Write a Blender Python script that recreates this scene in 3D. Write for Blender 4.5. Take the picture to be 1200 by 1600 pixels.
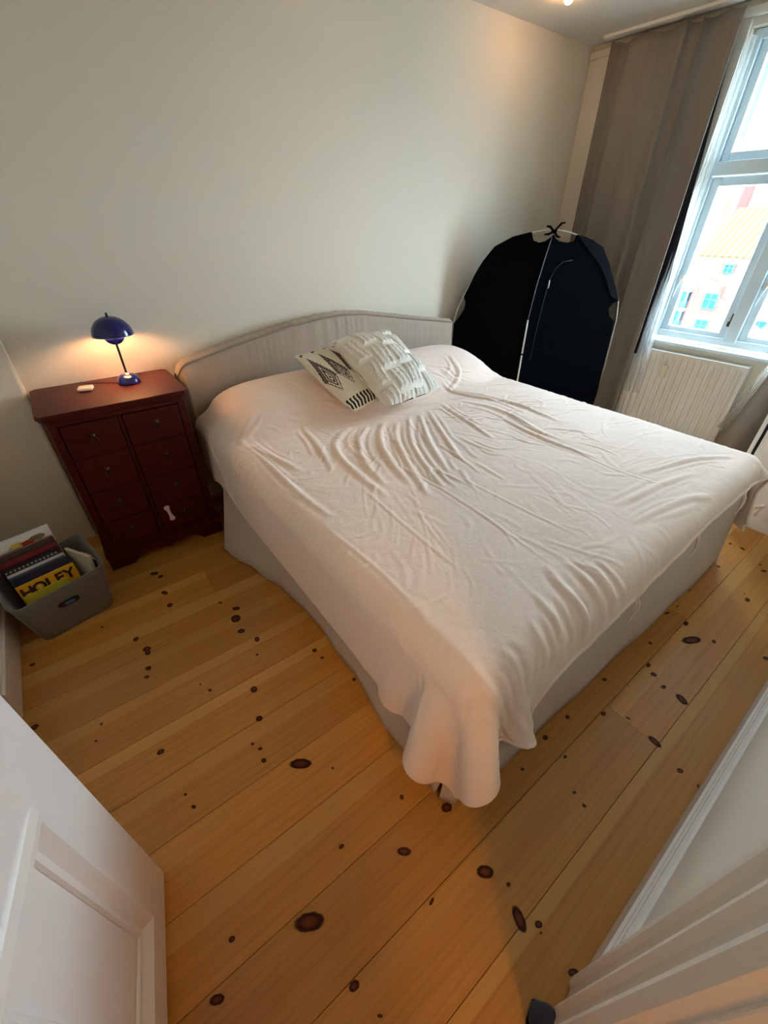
import bpy, math, random
import numpy as np
from mathutils import Matrix, Vector

# ------------------------------------------------------------------ clear, camera, world, light, exposure
for o in list(bpy.data.objects):
    bpy.data.objects.remove(o)
scene = bpy.context.scene
COL = scene.collection
random.seed(4)
RNG = np.random.default_rng(11)
PI = math.pi

CAM = Vector((0.0, -2.44, 1.42))
YAW, PITCH, ROLL, FOCAL_PX = math.radians(37.15), math.radians(34.85), math.radians(0.2), 649.0
cd = bpy.data.cameras.new('camera')
cam = bpy.data.objects.new('camera', cd)
COL.objects.link(cam)
fwd = Vector((math.sin(YAW)*math.cos(PITCH), math.cos(YAW)*math.cos(PITCH), -math.sin(PITCH)))
rgt = Vector((math.cos(YAW), -math.sin(YAW), 0))
upv = rgt.cross(fwd)
r2 = rgt*math.cos(ROLL) + upv*math.sin(ROLL)
u2 = upv*math.cos(ROLL) - rgt*math.sin(ROLL)
cam.matrix_world = Matrix(((r2.x, u2.x, -fwd.x, CAM.x), (r2.y, u2.y, -fwd.y, CAM.y), (r2.z, u2.z, -fwd.z, CAM.z), (0, 0, 0, 1)))
cd.sensor_fit = 'VERTICAL'
cd.sensor_height = 24.0
cd.lens = FOCAL_PX*24.0/1600.0
cd.clip_start = 0.02
cd.clip_end = 400
scene.camera = cam

world = bpy.data.worlds.new('sky')
scene.world = world
world.use_nodes = True
wn = world.node_tree.nodes
wn['Background'].inputs['Color'].default_value = (0.70, 0.87, 1.0, 1)
wn['Background'].inputs['Strength'].default_value = 7.4

sun_d = bpy.data.lights.new('sun', 'SUN')
sun_d.energy = 1.6
sun_d.angle = math.radians(0.6)
sun_d.color = (1.0, 0.93, 0.82)
sun = bpy.data.objects.new('sun', sun_d)
COL.objects.link(sun)
sun.rotation_euler = Vector((0.72, 0.30, -0.62)).to_track_quat('-Z', 'Y').to_euler()

# light portal filling the window opening (samples the sky, adds no light of its own)
pd = bpy.data.lights.new('window_portal', 'AREA')
pd.shape = 'RECTANGLE'
pd.size, pd.size_y = 1.1, 1.62
pd.cycles.is_portal = True
po = bpy.data.objects.new('window_portal', pd)
COL.objects.link(po)
po.location = (3.90, -1.475, 1.50)
po.rotation_euler = Vector((-1, 0, 0)).to_track_quat('-Z', 'Z').to_euler()

scene.view_settings.view_transform = 'Standard'
scene.view_settings.look = 'None'
scene.view_settings.gamma = 1.0
scene.view_settings.use_curve_mapping = False
scene.view_settings.exposure = 2.5
scene.cycles.use_denoising = True
scene.cycles.max_bounces = 12
scene.cycles.diffuse_bounces = 8
scene.cycles.transparent_max_bounces = 16
scene.cycles.sample_clamp_indirect = 8
scene.cycles.caustics_reflective = False
scene.cycles.caustics_refractive = False

# ------------------------------------------------------------------ helpers
def lin(c):
    return tuple((x/255/12.92 if x/255 <= .04045 else ((x/255+.055)/1.055)**2.4) for x in c)

class NT:
    """small helper around a material's node tree"""
    def __init__(self, name):
        self.m = bpy.data.materials.new(name)
        self.m.use_nodes = True
        self.t = self.m.node_tree
        self.b = self.t.nodes['Principled BSDF']
        self.out = self.t.nodes['Material Output']
    def n(self, kind, **kw):
        nd = self.t.nodes.new(kind)
        for k, v in kw.items():
            if k.startswith('_'):
                nd.inputs[k[1:].replace('_', ' ')].default_value = v
            else:
                setattr(nd, k, v)
        return nd
    def l(self, a, ai, b, bi):
        self.t.links.new(a.outputs[ai], b.inputs[bi])
    def mix(self, fac, c1, c2, blend='MIX'):
        """colour mix; fac / c1 / c2 are (node, socket) or values"""
        nd = self.t.nodes.new('ShaderNodeMix')
        nd.data_type = 'RGBA'
        nd.blend_type = blend
        for i, v in ((0, fac), (6, c1), (7, c2)):
            if isinstance(v, tuple) and hasattr(v[0], 'outputs'):
                self.t.links.new(v[0].outputs[v[1]], nd.inputs[i])
            elif i == 0:
                nd.inputs[0].default_value = v
            else:
                nd.inputs[i].default_value = (*v[:3], 1)
        return (nd, 2)
    def math(self, op, a, b=None, clamp=False):
        nd = self.t.nodes.new('ShaderNodeMath')
        nd.operation = op
        nd.use_clamp = clamp
        for i, v in ((0, a), (1, b)):
            if v is None:
                continue
            if isinstance(v, tuple):
                self.t.links.new(v[0].outputs[v[1]], nd.inputs[i])
            else:
                nd.inputs[i].default_value = v
        return (nd, 0)
    def coords(self, scale=(1, 1, 1), kind='Object'):
        tc = self.n('ShaderNodeTexCoord')
        mp = self.n('ShaderNodeMapping')
        mp.inputs['Scale'].default_value = scale
        self.l(tc, kind, mp, 'Vector')
        return mp
    def noise(self, vec, scale, detail=3, rough=.5, dist=0):
        nz = self.n('ShaderNodeTexNoise', _Scale=scale, _Detail=detail, _Roughness=rough, _Distortion=dist)
        if vec is not None:
            self.t.links.new(vec.outputs[0], nz.inputs['Vector'])
        return nz
    def bump(self, h, strength=.2, dist=.005):
        bp = self.n('ShaderNodeBump', _Strength=strength, _Distance=dist)
        self.t.links.new(h[0].outputs[h[1]], bp.inputs['Height'])
        self.l(bp, 0, self.b, 'Normal')
    def base(self, s):
        self.t.links.new(s[0].outputs[s[1]], self.b.inputs['Base Color'])

MATS = {}
def mat(name, rgb, rough=.6, metal=0., var=.06, nscale=8., bump=0., bscale=60., sheen=0., coat=0., spec=.5, scale=(1, 1, 1)):
    if name in MATS:
        return MATS[name]
    t = NT(name)
    c = lin(rgb)
    mp = t.coords(scale)
    nz = t.noise(mp, nscale, 4)
    t.base(t.mix((nz, 0), tuple(x*(1-var) for x in c), tuple(min(1, x*(1+var)) for x in c)))
    t.b.inputs['Roughness'].default_value = rough
    t.b.inputs['Metallic'].default_value = metal
    t.b.inputs['Specular IOR Level'].default_value = spec
    if sheen:
        t.b.inputs['Sheen Weight'].default_value = sheen
    if coat:
        t.b.inputs['Coat Weight'].default_value = coat
        t.b.inputs['Coat Roughness'].default_value = .15
    if bump:
        nb = t.noise(mp, bscale, 3)
        t.bump((nb, 0), bump, .004)
    MATS[name] = t.m
    return t.m

def fabric(name, rgb, weave=500., var=.08, rough=.92, wrinkle=0., wscale=9., stretch=(1, 1, 1), sheen=.15):
    t = NT(name)
    c = lin(rgb)
    mp = t.coords(stretch)
    nz = t.noise(mp, 14, 5, .6)
    fine = t.noise(mp, weave, 2)
    a = t.mix((nz, 0), tuple(x*(1-var) for x in c), tuple(min(1, x*(1+var)) for x in c))
    t.base(t.mix(.25, a, t.mix((fine, 0), tuple(x*.7 for x in c), tuple(min(1, x*1.2) for x in c))))
    t.b.inputs['Roughness'].default_value = rough
    t.b.inputs['Specular IOR Level'].default_value = .15
    t.b.inputs['Sheen Weight'].default_value = sheen
    h = (fine, 0)
    if wrinkle:
        w = t.noise(mp, wscale, 6, .62, .6)
        h = t.math('ADD', t.math('MULTIPLY', (w, 0), wrinkle), t.math('MULTIPLY', (fine, 0), .06))
        t.bump(h, .9, .02)
    else:
        t.bump(h, .15, .002)
    MATS[name] = t.m
    return t.m

class MB:
    """collects geometry in world coordinates"""
    def __init__(self):
        self.v, self.f = [], []
    def add(self, verts, faces):
        o = len(self.v)
        self.v += [tuple(p) for p in verts]
        self.f += [tuple(o+i for i in q) for q in faces]
        return self
    def box(self, x0, x1, y0, y1, z0, z1, m=None):
        vs = [Vector((x, y, z)) for z in (z0, z1) for y in (y0, y1) for x in (x0, x1)]
        if m is not None:
            vs = [m @ p for p in vs]
        return self.add(vs, [(0, 2, 3, 1), (4, 5, 7, 6), (0, 1, 5, 4), (2, 6, 7, 3), (0, 4, 6, 2), (1, 3, 7, 5)])
    def tube(self, pts, r, seg=8, closed=False, cap=True):
        pts = [Vector(p) for p in pts]
        n = len(pts)
        rs = r if isinstance(r, (list, tuple)) else [r]*n
        vs, fs = [], []
        ref = None
        for i, p in enumerate(pts):
            a = pts[(i-1) % n] if (closed or i > 0) else p
            b = pts[(i+1) % n] if (closed or i < n-1) else p
            d = (b-a).normalized()
            if ref is None:
                ref = Vector((0, 0, 1)) if abs(d.z) < .9 else Vector((1, 0, 0))
            s = d.cross(ref).normalized()
            t = s.cross(d).normalized()
            ref = t
            for k in range(seg):
                th = 2*PI*k/seg
                vs.append(p + (s*math.cos(th)+t*math.sin(th))*rs[i])
        m = n if closed else n-1
        for i in range(m):
            for k in range(seg):
                fs.append((i*seg+k, i*seg+(k+1) % seg, ((i+1) % n)*seg+(k+1) % seg, ((i+1) % n)*seg+k))
        if cap and not closed:
            fs.append(tuple(range(seg))[::-1])
            fs.append(tuple((n-1)*seg+k for k in range(seg)))
        return self.add(vs, fs)
    def lathe(self, prof, c, seg=32, m=None, cap=True):
        vs, fs = [], []
        for r, z in prof:
            for k in range(seg):
                th = 2*PI*k/seg
                p = Vector((r*math.cos(th), r*math.sin(th), z))
                vs.append((m @ p if m else p) + Vector(c))
        n = len(prof)
        for i in range(n-1):
            for k in range(seg):
                fs.append((i*seg+k, i*seg+(k+1) % seg, (i+1)*seg+(k+1) % seg, (i+1)*seg+k))
        if cap and prof[0][0] > 1e-5:
            fs.append(tuple(range(seg))[::-1])
        if cap and prof[-1][0] > 1e-5:
            fs.append(tuple((n-1)*seg+k for k in range(seg)))
        return self.add(vs, fs)
    def grid(self, P, flip=False, wrapx=False):
        ny, nx = len(P), len(P[0])
        vs = [p for row in P for p in row]
        fs = []
        for j in range(ny-1):
            for i in range(nx-1 if not wrapx else nx):
                i2 = (i+1) % nx
                q = (j*nx+i, j*nx+i2, (j+1)*nx+i2, (j+1)*nx+i)
                fs.append(q[::-1] if flip else q)
        return self.add(vs, fs)
    def prism(self, poly, o, ex, ey, en, t):
        """polygon (2d) in the plane o + a ex + b ey, extruded by t along en"""
        o, ex, ey, en = Vector(o), Vector(ex), Vector(ey), Vector(en)
        n = len(poly)
        vs = [o+ex*a+ey*b for a, b in poly] + [o+ex*a+ey*b+en*t for a, b in poly]
        fs = [tuple(range(n))[::-1], tuple(range(n, 2*n))] + [(i, (i+1) % n, n+(i+1) % n, n+i) for i in range(n)]
        return self.add(vs, fs)

ROOT = {}
def thing(name, label, cat, loc=(0, 0, 0), rotz=0., group=None, kind=None):
    o = bpy.data.objects.new(name, None)
    COL.objects.link(o)
    o.empty_display_size = .1
    o.location = loc
    o.rotation_euler = (0, 0, rotz)
    ROOT[o.name] = Matrix.Translation(loc) @ Matrix.Rotation(rotz, 4, 'Z')
    tag(o, label, cat, group, kind)
    return o

def tag(o, label=None, cat=None, group=None, kind=None):
    if label: o['label'] = label
    if cat: o['category'] = cat
    if group: o['group'] = group
    if kind: o['kind'] = kind
    return o

def part(name, mb, m, parent=None, smooth=False, bevel=0., seg=2, label=None, solid=0., subsurf=0, kind=None):
    me = bpy.data.meshes.new(name)
    o = bpy.data.objects.new(name, me)
    COL.objects.link(o)
    vs = mb.v
    if parent is not None:
        mw = ROOT[parent.name]
        inv = mw.inverted()
        vs = [inv @ Vector(p) for p in vs]
        o.parent = parent
        ROOT[o.name] = mw
    else:
        c = np.array(vs, float)
        c = Vector(((c[:, 0].min()+c[:, 0].max())/2, (c[:, 1].min()+c[:, 1].max())/2, c[:, 2].min()))
        vs = [Vector(p)-c for p in vs]
        o.location = c
        ROOT[o.name] = Matrix.Translation(c)
    me.from_pydata([tuple(p) for p in vs], [], mb.f)
    me.update()
    if smooth:
        me.polygons.foreach_set('use_smooth', [True]*len(me.polygons))
    me.materials.append(m)
    if solid:
        md = o.modifiers.new('solid', 'SOLIDIFY'); md.thickness = solid; md.offset = 0
    if bevel:
        md = o.modifiers.new('bevel', 'BEVEL'); md.width = bevel; md.segments = seg; md.limit_method = 'ANGLE'; md.angle_limit = math.radians(40)
    if subsurf:
        md = o.modifiers.new('sub', 'SUBSURF'); md.levels = subsurf; md.render_levels = subsurf
    if label: o['label'] = label
    if kind: o['kind'] = kind
    return o

def struct(name, mb, m, parent=None, label=None, **kw):
    o = part(name, mb, m, parent, **kw)
    if parent is None:
        o['kind'] = 'structure'
    if label:
        o['label'] = label
    return o

def fractal(x, y, seed=0, octs=4, f=1.):
    """cheap smooth pseudo noise for meshes"""
    r = np.random.default_rng(seed)
    s = np.zeros_like(x, dtype=float)
    a = 1.
    for k in range(octs):
        for _ in range(4):
            th, ph = r.uniform(0, 2*PI, 2)
            s = s + a*np.sin((x*np.cos(th)+y*np.sin(th))*f*2*PI*r.uniform(.7, 1.3)+ph)
        a *= .5
        f *= 2
    return s/6.

# ------------------------------------------------------------------ materials
M_WALL = mat('painted_wall', (221, 213, 197), .75, var=.015, nscale=3, bump=.06, bscale=120)
M_CEIL = mat('painted_ceiling', (216, 212, 204), .8, var=.015, nscale=3, bump=.05, bscale=90)
M_GLOSS = mat('gloss_white_paint', (232, 230, 226), .22, var=.01, nscale=6, bump=.02, bscale=30, coat=.3)
M_CREAM = mat('cream_gloss_paint', (222, 215, 203), .35, var=.02, nscale=6)
M_WIN = mat('sky_tinted_window_paint', (208, 226, 234), .25, var=.01, coat=.2)  # white frame paint with the blue sky cast put into its colour
M_METALW = mat('white_enamel', (226, 224, 217), .35, var=.01)
M_DARKGAP = mat('subfloor_dark', (40, 25, 15), .9)
M_BLUE = mat('cobalt_lacquer', (8, 14, 92), .16, var=.02, coat=.25)
M_BLACKM = mat('black_metal', (18, 18, 20), .35, metal=.4)
M_BRASS = mat('dark_brass', (70, 52, 38), .35, metal=.8)
M_LINEN = fabric('beige_linen', (176, 162, 147), 420, wrinkle=.14, wscale=22)
M_SKIRT = fabric('lit_skirt_linen', (204, 189, 174), 420, wrinkle=.14, wscale=22)  # same linen, lightened to stand in for light falling on the skirt
M_PIPE = fabric('linen_piping', (150, 138, 122), 420)
M_DUVET = fabric('blush_cotton', (250, 228, 215), 600, var=.02, wrinkle=.13, wscale=30, sheen=.2)
M_CURT = fabric('grey_linen_curtain', (136, 127, 117), 330, stretch=(1, 1, .5), wrinkle=.05)
M_LINER = fabric('blackout_lining', (28, 28, 34), 300)
M_BLACK = fabric('black_nylon', (5, 5, 8), 500, wrinkle=.05, sheen=0)
M_BLACK_LIT = fabric('lit_black_nylon', (6, 11, 18), 500, wrinkle=.06, sheen=0)  # same nylon as the left tent half, coloured lighter for the light it catches
M_FELT = fabric('grey_woven_plastic', (114, 110, 104), 260, var=.12)
M_SLIP = fabric('dark_fuzzy_fabric', (52, 48, 54), 200, var=.3)

def wood_material(name, dark, mid, light, rough, coat, axis_scale, strip=False, rand=.0):
    t = NT(name)
    tc = t.n('ShaderNodeTexCoord')
    oi = t.n('ShaderNodeObjectInfo')
    off = t.n('ShaderNodeVectorMath', operation='SCALE')
    comb = t.n('ShaderNodeCombineXYZ')
    t.l(oi, 'Random', comb, 'X'); t.l(oi, 'Random', comb, 'Y')
    t.l(comb, 0, off, 0); off.inputs['Scale'].default_value = 37.
    add = t.n('ShaderNodeVectorMath', operation='ADD')
    t.l(tc, 'Object', add, 0); t.l(off, 0, add, 1)
    # broad wander of the grain, then fine streaks and growth rings along the board
    mp = t.n('ShaderNodeMapping'); mp.inputs['Scale'].default_value = axis_scale
    t.l(add, 0, mp, 'Vector')
    n1 = t.noise(mp, 1.6, 3, .5, .4)
    n2 = t.noise(mp, 9., 5, .65, .2)
    wv = t.n('ShaderNodeTexWave', wave_type='BANDS', bands_direction='Y', _Scale=.8, _Distortion=9., _Detail=4.0)
    wv.inputs['Detail Scale'].default_value = 1.3
    t.l(mp, 0, wv, 'Vector')
    d, m_, l_ = lin(dark), lin(mid), lin(light)
    c = t.mix((n1, 0), m_, l_)
    ring = t.math('POWER', (wv, 'Fac'), 5.)
    c = t.mix(t.math('MULTIPLY', ring, .20), c, d)
    c = t.mix(t.math('MULTIPLY', t.math('POWER', (n2, 0), 3.), .7), c, d)
    if strip:
        sep = t.n('ShaderNodeSeparateXYZ'); t.l(tc, 'Object', sep, 0)
        wob = t.math('ADD', (sep, 'Y'), t.math('MULTIPLY', (n1, 0), .022))
        wob = t.math('ADD', wob, t.math('MULTIPLY', t.math('FRACT', t.math('MULTIPLY', (oi, 'Random'), 23.7)), .045))
        wob = t.math('SUBTRACT', wob, .022)
        e = t.math('MULTIPLY', t.math('SUBTRACT', wob, .046), 160., clamp=True)
        c = t.mix(t.math('MULTIPLY', e, t.math('MULTIPLY', t.math('POWER', t.math('FRACT', t.math('MULTIPLY', (oi, 'Random'), 7.3)), .8), 1.0)), c, lin((216, 168, 92)))
    if rand:
        v = t.math('ADD', t.math('MULTIPLY', (oi, 'Random'), rand), 1-rand/2)
        hsv = t.n('ShaderNodeHueSaturation')
        t.t.links.new(v[0].outputs[v[1]], hsv.inputs['Value'])
        t.t.links.new(c[0].outputs[c[1]], hsv.inputs['Color'])
        c = (hsv, 0)
    t.base(c)
    t.b.inputs['Roughness'].default_value = rough
    t.b.inputs['Specular IOR Level'].default_value = .5 if strip else .22
    if coat:
        t.b.inputs['Coat Weight'].default_value = coat
        t.b.inputs['Coat Roughness'].default_value = .25
    t.bump((n2, 0), .04, .002)
    MATS[name] = t.m
    return t.m

M_PINE = wood_material('oiled_pine', (128, 72, 20), (184, 122, 46), (206, 148, 64), .38, .12, (.55, 16., 4.), strip=True, rand=.34)
M_MAHO = wood_material('red_mahogany', (20, 2, 2), (58, 7, 4), (76, 12, 7), .42, 0, (2., 22., 22.))

def knot_material():
    t = NT('pine_knot')
    tc = t.n('ShaderNodeTexCoord')
    ln = t.n('ShaderNodeVectorMath', operation='LENGTH')
    nz = t.noise(None, 2.2, 2)
    t.l(tc, 'Object', nz, 'Vector')
    t.l(tc, 'Object', ln, 0)
    r = t.math('ADD', (ln, 'Value'), t.math('MULTIPLY', t.math('SUBTRACT', (nz, 0), .5), .35))
    cr = t.n('ShaderNodeValToRGB')
    el = cr.color_ramp.elements
    el[0].position, el[0].color = 0., (*lin((112, 62, 32)), 1)
    el[1].position, el[1].color = .42, (*lin((96, 46, 24)), 1)
    for p, c in ((.62, (52, 22, 14)), (.85, (62, 26, 16))):
        e = el.new(p); e.color = (*lin(c), 1)
    t.t.links.new(r[0].outputs[r[1]], cr.inputs[0])
    t.l(cr, 0, t.b, 'Base Color')
    t.b.inputs['Roughness'].default_value = .55
    t.b.inputs['Specular IOR Level'].default_value = .15
    a = t.math('SUBTRACT', 1., t.math('MULTIPLY', t.math('SUBTRACT', r, .74), 5., clamp=True), clamp=True)
    t.t.links.new(a[0].outputs[a[1]], t.b.inputs['Alpha'])
    return t.m
M_KNOT = knot_material()

def thin_glass():
    t = NT('window_glass')
    tr = t.n('ShaderNodeBsdfTransparent', _Color=(.97, .99, 1, 1))
    gl = t.n('ShaderNodeBsdfGlossy', _Roughness=.02)
    nz = t.noise(t.coords((1, 1, 1)), 3, 1)
    bp = t.n('ShaderNodeBump', _Strength=.03)
    t.l(nz, 0, bp, 'Height'); t.l(bp, 0, gl, 'Normal')
    mx = t.n('ShaderNodeMixShader', _Fac=.06)
    t.l(tr, 0, mx, 1); t.l(gl, 0, mx, 2); t.l(mx, 0, t.out, 'Surface')
    return t.m
M_GLASS = thin_glass()

def sheer():
    t = NT('sheer_voile')
    tr = t.n('ShaderNodeBsdfTransparent', _Color=(1, 1, 1, 1))
    tl = t.n('ShaderNodeBsdfTranslucent', _Color=(.86, .88, .86, 1))
    df = t.n('ShaderNodeBsdfDiffuse', _Color=(.86, .88, .86, 1))
    nz = t.noise(t.coords((1, 1, .3)), 60, 2)
    m1 = t.n('ShaderNodeMixShader', _Fac=.5)
    t.l(tl, 0, m1, 1); t.l(df, 0, m1, 2)
    f = t.math('ADD', t.math('MULTIPLY', (nz, 0), .2), .30, clamp=True)
    m2 = t.n('ShaderNodeMixShader')
    t.t.links.new(f[0].outputs[f[1]], m2.inputs[0])
    t.l(tr, 0, m2, 1); t.l(m1, 0, m2, 2); t.l(m2, 0, t.out, 'Surface')
    return t.m
M_SHEER = sheer()

def glow(name, rgb, s):
    t = NT(name)
    t.b.inputs['Base Color'].default_value = (*lin(rgb), 1)
    nz = t.noise(t.coords(), 4, 1)
    c = t.mix((nz, 0), lin(rgb), tuple(x*.95 for x in lin(rgb)))
    t.t.links.new(c[0].outputs[c[1]], t.b.inputs['Emission Color'])
    t.b.inputs['Emission Strength'].default_value = s
    return t.m

# ------------------------------------------------------------------ room shell
XL, XR, YB, YF, ZC = -.55, 3.62, 0., -2.595, 2.405
DX0, DX1, DZ = -.44, .30, 2.06          # doorway in the front wall
WY0, WY1, WZ0, WZ1 = -1.985, -.965, .715, 2.30   # window opening
TH = .24

floor = struct('floor', MB().box(-1.3, XR+.02, -4.3, .02, -.12, -.024), M_DARKGAP)
struct('ceiling', MB().box(-1.3, XR+TH, -4.3, TH, ZC, ZC+.15), M_CEIL)
struct('wall_back', MB().box(XL-.2, XR+TH, 0, TH, -.12, ZC), M_WALL)
struct('wall_back_left', MB().box(XL, -.172, -.05, 0, -.02, ZC), M_WALL, bevel=.012)
struct('wall_left', MB().box(XL-.2, XL, YF-.12, 0, -.12, ZC), M_WALL)
w = MB().box(XR, XR+TH, WY1, 0, -.12, ZC).box(XR, XR+TH, -2.9, WY0, -.12, ZC)
w.box(XR, XR+TH, WY0, WY1, -.12, WZ0).box(XR, XR+TH, WY0, WY1, WZ1, ZC)
struct('wall_right', w, M_WALL)
w = MB().box(DX1, XR, YF-.12, YF, -.12, ZC).box(XL, DX0, YF-.12, YF, -.12, ZC).box(DX0, DX1, YF-.12, YF, DZ, ZC)
struct('wall_front', w, M_WALL)
# the hall behind the doorway
w = MB().box(-1.3, -1.2, -4.3, YF-.12, -.12, ZC).box(1.6, 1.7, -4.3, YF-.12, -.12, ZC).box(-1.3, 1.7, -4.4, -4.3, -.12, ZC)
w.box(-1.2, XL-.2, YF-.12, YF-.02, -.12, ZC)
struct('wall_hall', w, M_WALL)
struct('hall_light_blocker', MB().box(-1.2, -.075, -3.02, -2.93, -.02, ZC), M_WALL)  # unseen wall stub added to block part of the hall lamp's light

for m_ in (M_BLACK, M_BLACK_LIT):
    m_.node_tree.nodes['Principled BSDF'].inputs['Specular IOR Level'].default_value = .04

def skirting(name, p0, p1, nrm, h, holder=None):
    """moulded baseboard from p0 to p1 (floor points on the wall), nrm points into the room"""
    prof = [(0, 0), (.018, 0), (.018, h*.62), (.022, h*.64), (.022, h*.70), (.016, h*.74), (.016, h*.80), (.012, h*.84), (.012, h*.92), (.006, h*.97), (0, h)]
    p0, p1, n = Vector((*p0, 0)), Vector((*p1, 0)), Vector((*nrm, 0))
    e = (p1-p0)
    L = e.length
    e.normalize()
    mb = MB()
    vs = []
    for q in (p0, p1):
        vs += [q + n*a + Vector((0, 0, b)) for a, b in prof]
    k = len(prof)
    fs = [(i, i+1, k+i+1, k+i) for i in range(k-1)] + [tuple(range(k))[::-1], tuple(range(k, 2*k))]
    mb.add(vs, fs)
    return struct(name, mb, M_CREAM if holder else M_GLOSS)

skirting('baseboard_front', (.47, YF), (2.80, YF), (0, 1), .20)
skirting('baseboard_left', (XL, -.06), (XL, -1.06), (1, 0), .185, 1)
skirting('baseboard_back', (-.15, 0), (XR, 0), (0, -1), .17)

# doorway casing on the right of the door opening and its jamb lining
prof = [(.47, 0), (.47, .022), (.455, .03), (.44, .03), (.432, .022), (.40, .018), (.392, .026), (.372, .03), (.36, .022), (.335, .018), (.325, .026), (.31, .028), (.292, .018), (.292, 0)]
tr = MB()
k = len(prof)
tr.add([(x, YF+d, z) for z in (0, DZ+.15) for x, d in prof], [(i, (i+1) % k, k+(i+1) % k, k+i) for i in range(k)] + [tuple(range(k))[::-1], tuple(range(k, 2*k))])
struct('trim_1', tr, M_CREAM)
tr = MB().box(DX0-.0, DX0+.02, YF-.12, YF+.005, 0, DZ).box(DX1-.012, DX1, YF-.12, YF, 0, DZ).box(DX0, DX1, YF-.12, YF, DZ-.02, DZ)
tr.box(XL+.002, DX0, YF, YF+.02, 0, DZ+.1).box(DX0, DX1+.17, YF, YF+.02, DZ, DZ+.1)
struct('trim_2', tr, M_CREAM, bevel=.003)

# ------------------------------------------------------------------ floor boards with their knots
PITCH_W = .175
KN = [(0.007,-0.561,20.9,13.1,144),(0.027,-0.602,13.2,11.9,56),(0.014,-0.728,20.0,10.9,114),(0.014,-0.823,15.4,12.6,86),(-0.25,-0.78,7.9,5.3,135),(-0.148,-0.935,12.6,11.0,87),(-0.123,-1.016,17.9,14.0,123),(-0.124,-1.038,13.0,10.4,111),(-0.138,-1.114,12.0,10.1,110),(-0.152,-1.151,10.5,7.8,134),(-0.496,-0.825,10.8,8.3,137),(-0.503,-1.127,13.9,11.8,163),(-0.318,-1.252,5.9,4.9,121),(-0.341,-1.306,5.8,4.0,140),(-0.178,-1.472,13.0,9.6,166),(0.001,-1.305,4.7,4.0,118),(0.022,-1.35,8.4,6.3,127),(0.201,-0.945,9.2,6.1,126),(0.246,-1.022,18.5,11.7,147),(0.223,-1.077,24.5,21.4,88),(0.217,-1.157,16.7,12.7,141),(0.253,-1.237,15.0,10.7,84),(0.223,-1.308,7.3,5.6,116),(0.417,-1.428,10.7,9.9,99),(0.424,-1.477,8.3,6.0,151),(0.153,-1.444,15.1,12.9,95),(0.124,-1.56,12.9,11.0,135),(0.071,-1.628,6.5,5.3,118),(0.086,-1.658,7.9,5.7,151),(0.08,-1.699,9.5,7.3,117),(0.17,-1.779,39.4,16.6,143),(0.245,-1.852,5.4,3.7,138),(0.472,-1.633,8.1,7.1,132),(-0.149,-1.648,5.7,4.1,132),(-0.139,-1.696,8.1,5.1,125),(0.369,-2.047,7.9,6.4,63),(0.159,-2.04,8.6,5.3,171),(0.015,-2.121,39.9,19.7,149),(-0.149,-2.035,8.3,6.3,156),(-0.21,-2.108,18.3,9.5,149),(0.045,-2.275,13.4,9.5,167),(0.066,-2.345,6.5,3.0,139),(0.291,-2.153,21.5,10.8,140),(0.458,-2.148,18.0,13.2,156),(0.573,-2.184,13.0,9.7,163),(0.436,-2.317,25.2,15.2,141),(0.465,-2.371,6.2,4.6,165),(0.434,-2.43,28.0,14.4,69),(0.464,-2.465,10.8,7.5,153),(0.456,-2.478,3.8,2.5,158),(0.46,-2.562,14.1,6.8,150),(0.724,-2.216,6.3,4.6,166),(0.796,-2.353,6.9,4.6,167),(0.788,-2.39,6.4,5.7,84),(0.282,-2.275,10.4,4.2,14),(1.541,-2.228,9.1,7.3,171),(1.428,-2.274,13.6,7.4,1),(1.403,-2.306,12.2,10.0,125),(1.231,-2.204,11.2,7.9,160),(1.379,-2.353,11.8,7.2,163),(1.38,-2.416,25.0,15.6,68),(1.101,-2.273,12.0,7.9,176),(0.989,-2.204,9.5,6.6,174),(0.866,-2.2,11.1,7.8,167),(1.155,-2.334,9.0,4.3,106),(1.147,-2.428,24.5,12.3,83),(0.865,-2.276,7.2,5.1,179),(1.119,-2.519,10.8,7.9,148),(1.117,-2.572,7.8,3.5,10),(2.551,-2.177,12.1,7.0,3),(2.555,-2.232,15.1,9.9,54),(2.294,-2.212,10.2,7.6,7),(2.438,-2.36,16.0,8.5,154),(2.478,-2.334,9.1,5.8,149),(2.145,-2.382,17.8,10.0,5),(2.178,-2.36,6.4,4.0,151),(1.765,-2.196,15.3,5.8,162),(1.844,-2.206,6.4,4.4,155),(1.769,-2.272,16.9,8.9,5),(1.693,-2.324,48.3,19.2,153),(1.76,-2.384,12.8,7.5,10),(1.835,-2.54,13.5,8.8,163),(1.998,-2.196,6.9,3.9,171)]
disc = bpy.data.meshes.new('knot')
disc.from_pydata([(0, 0, 0)] + [(math.cos(2*PI*k/20), math.sin(2*PI*k/20), 0) for k in range(20)], [], [(0, k+1, (k+1) % 20+1) for k in range(20)])
disc.materials.append(M_KNOT)

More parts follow.
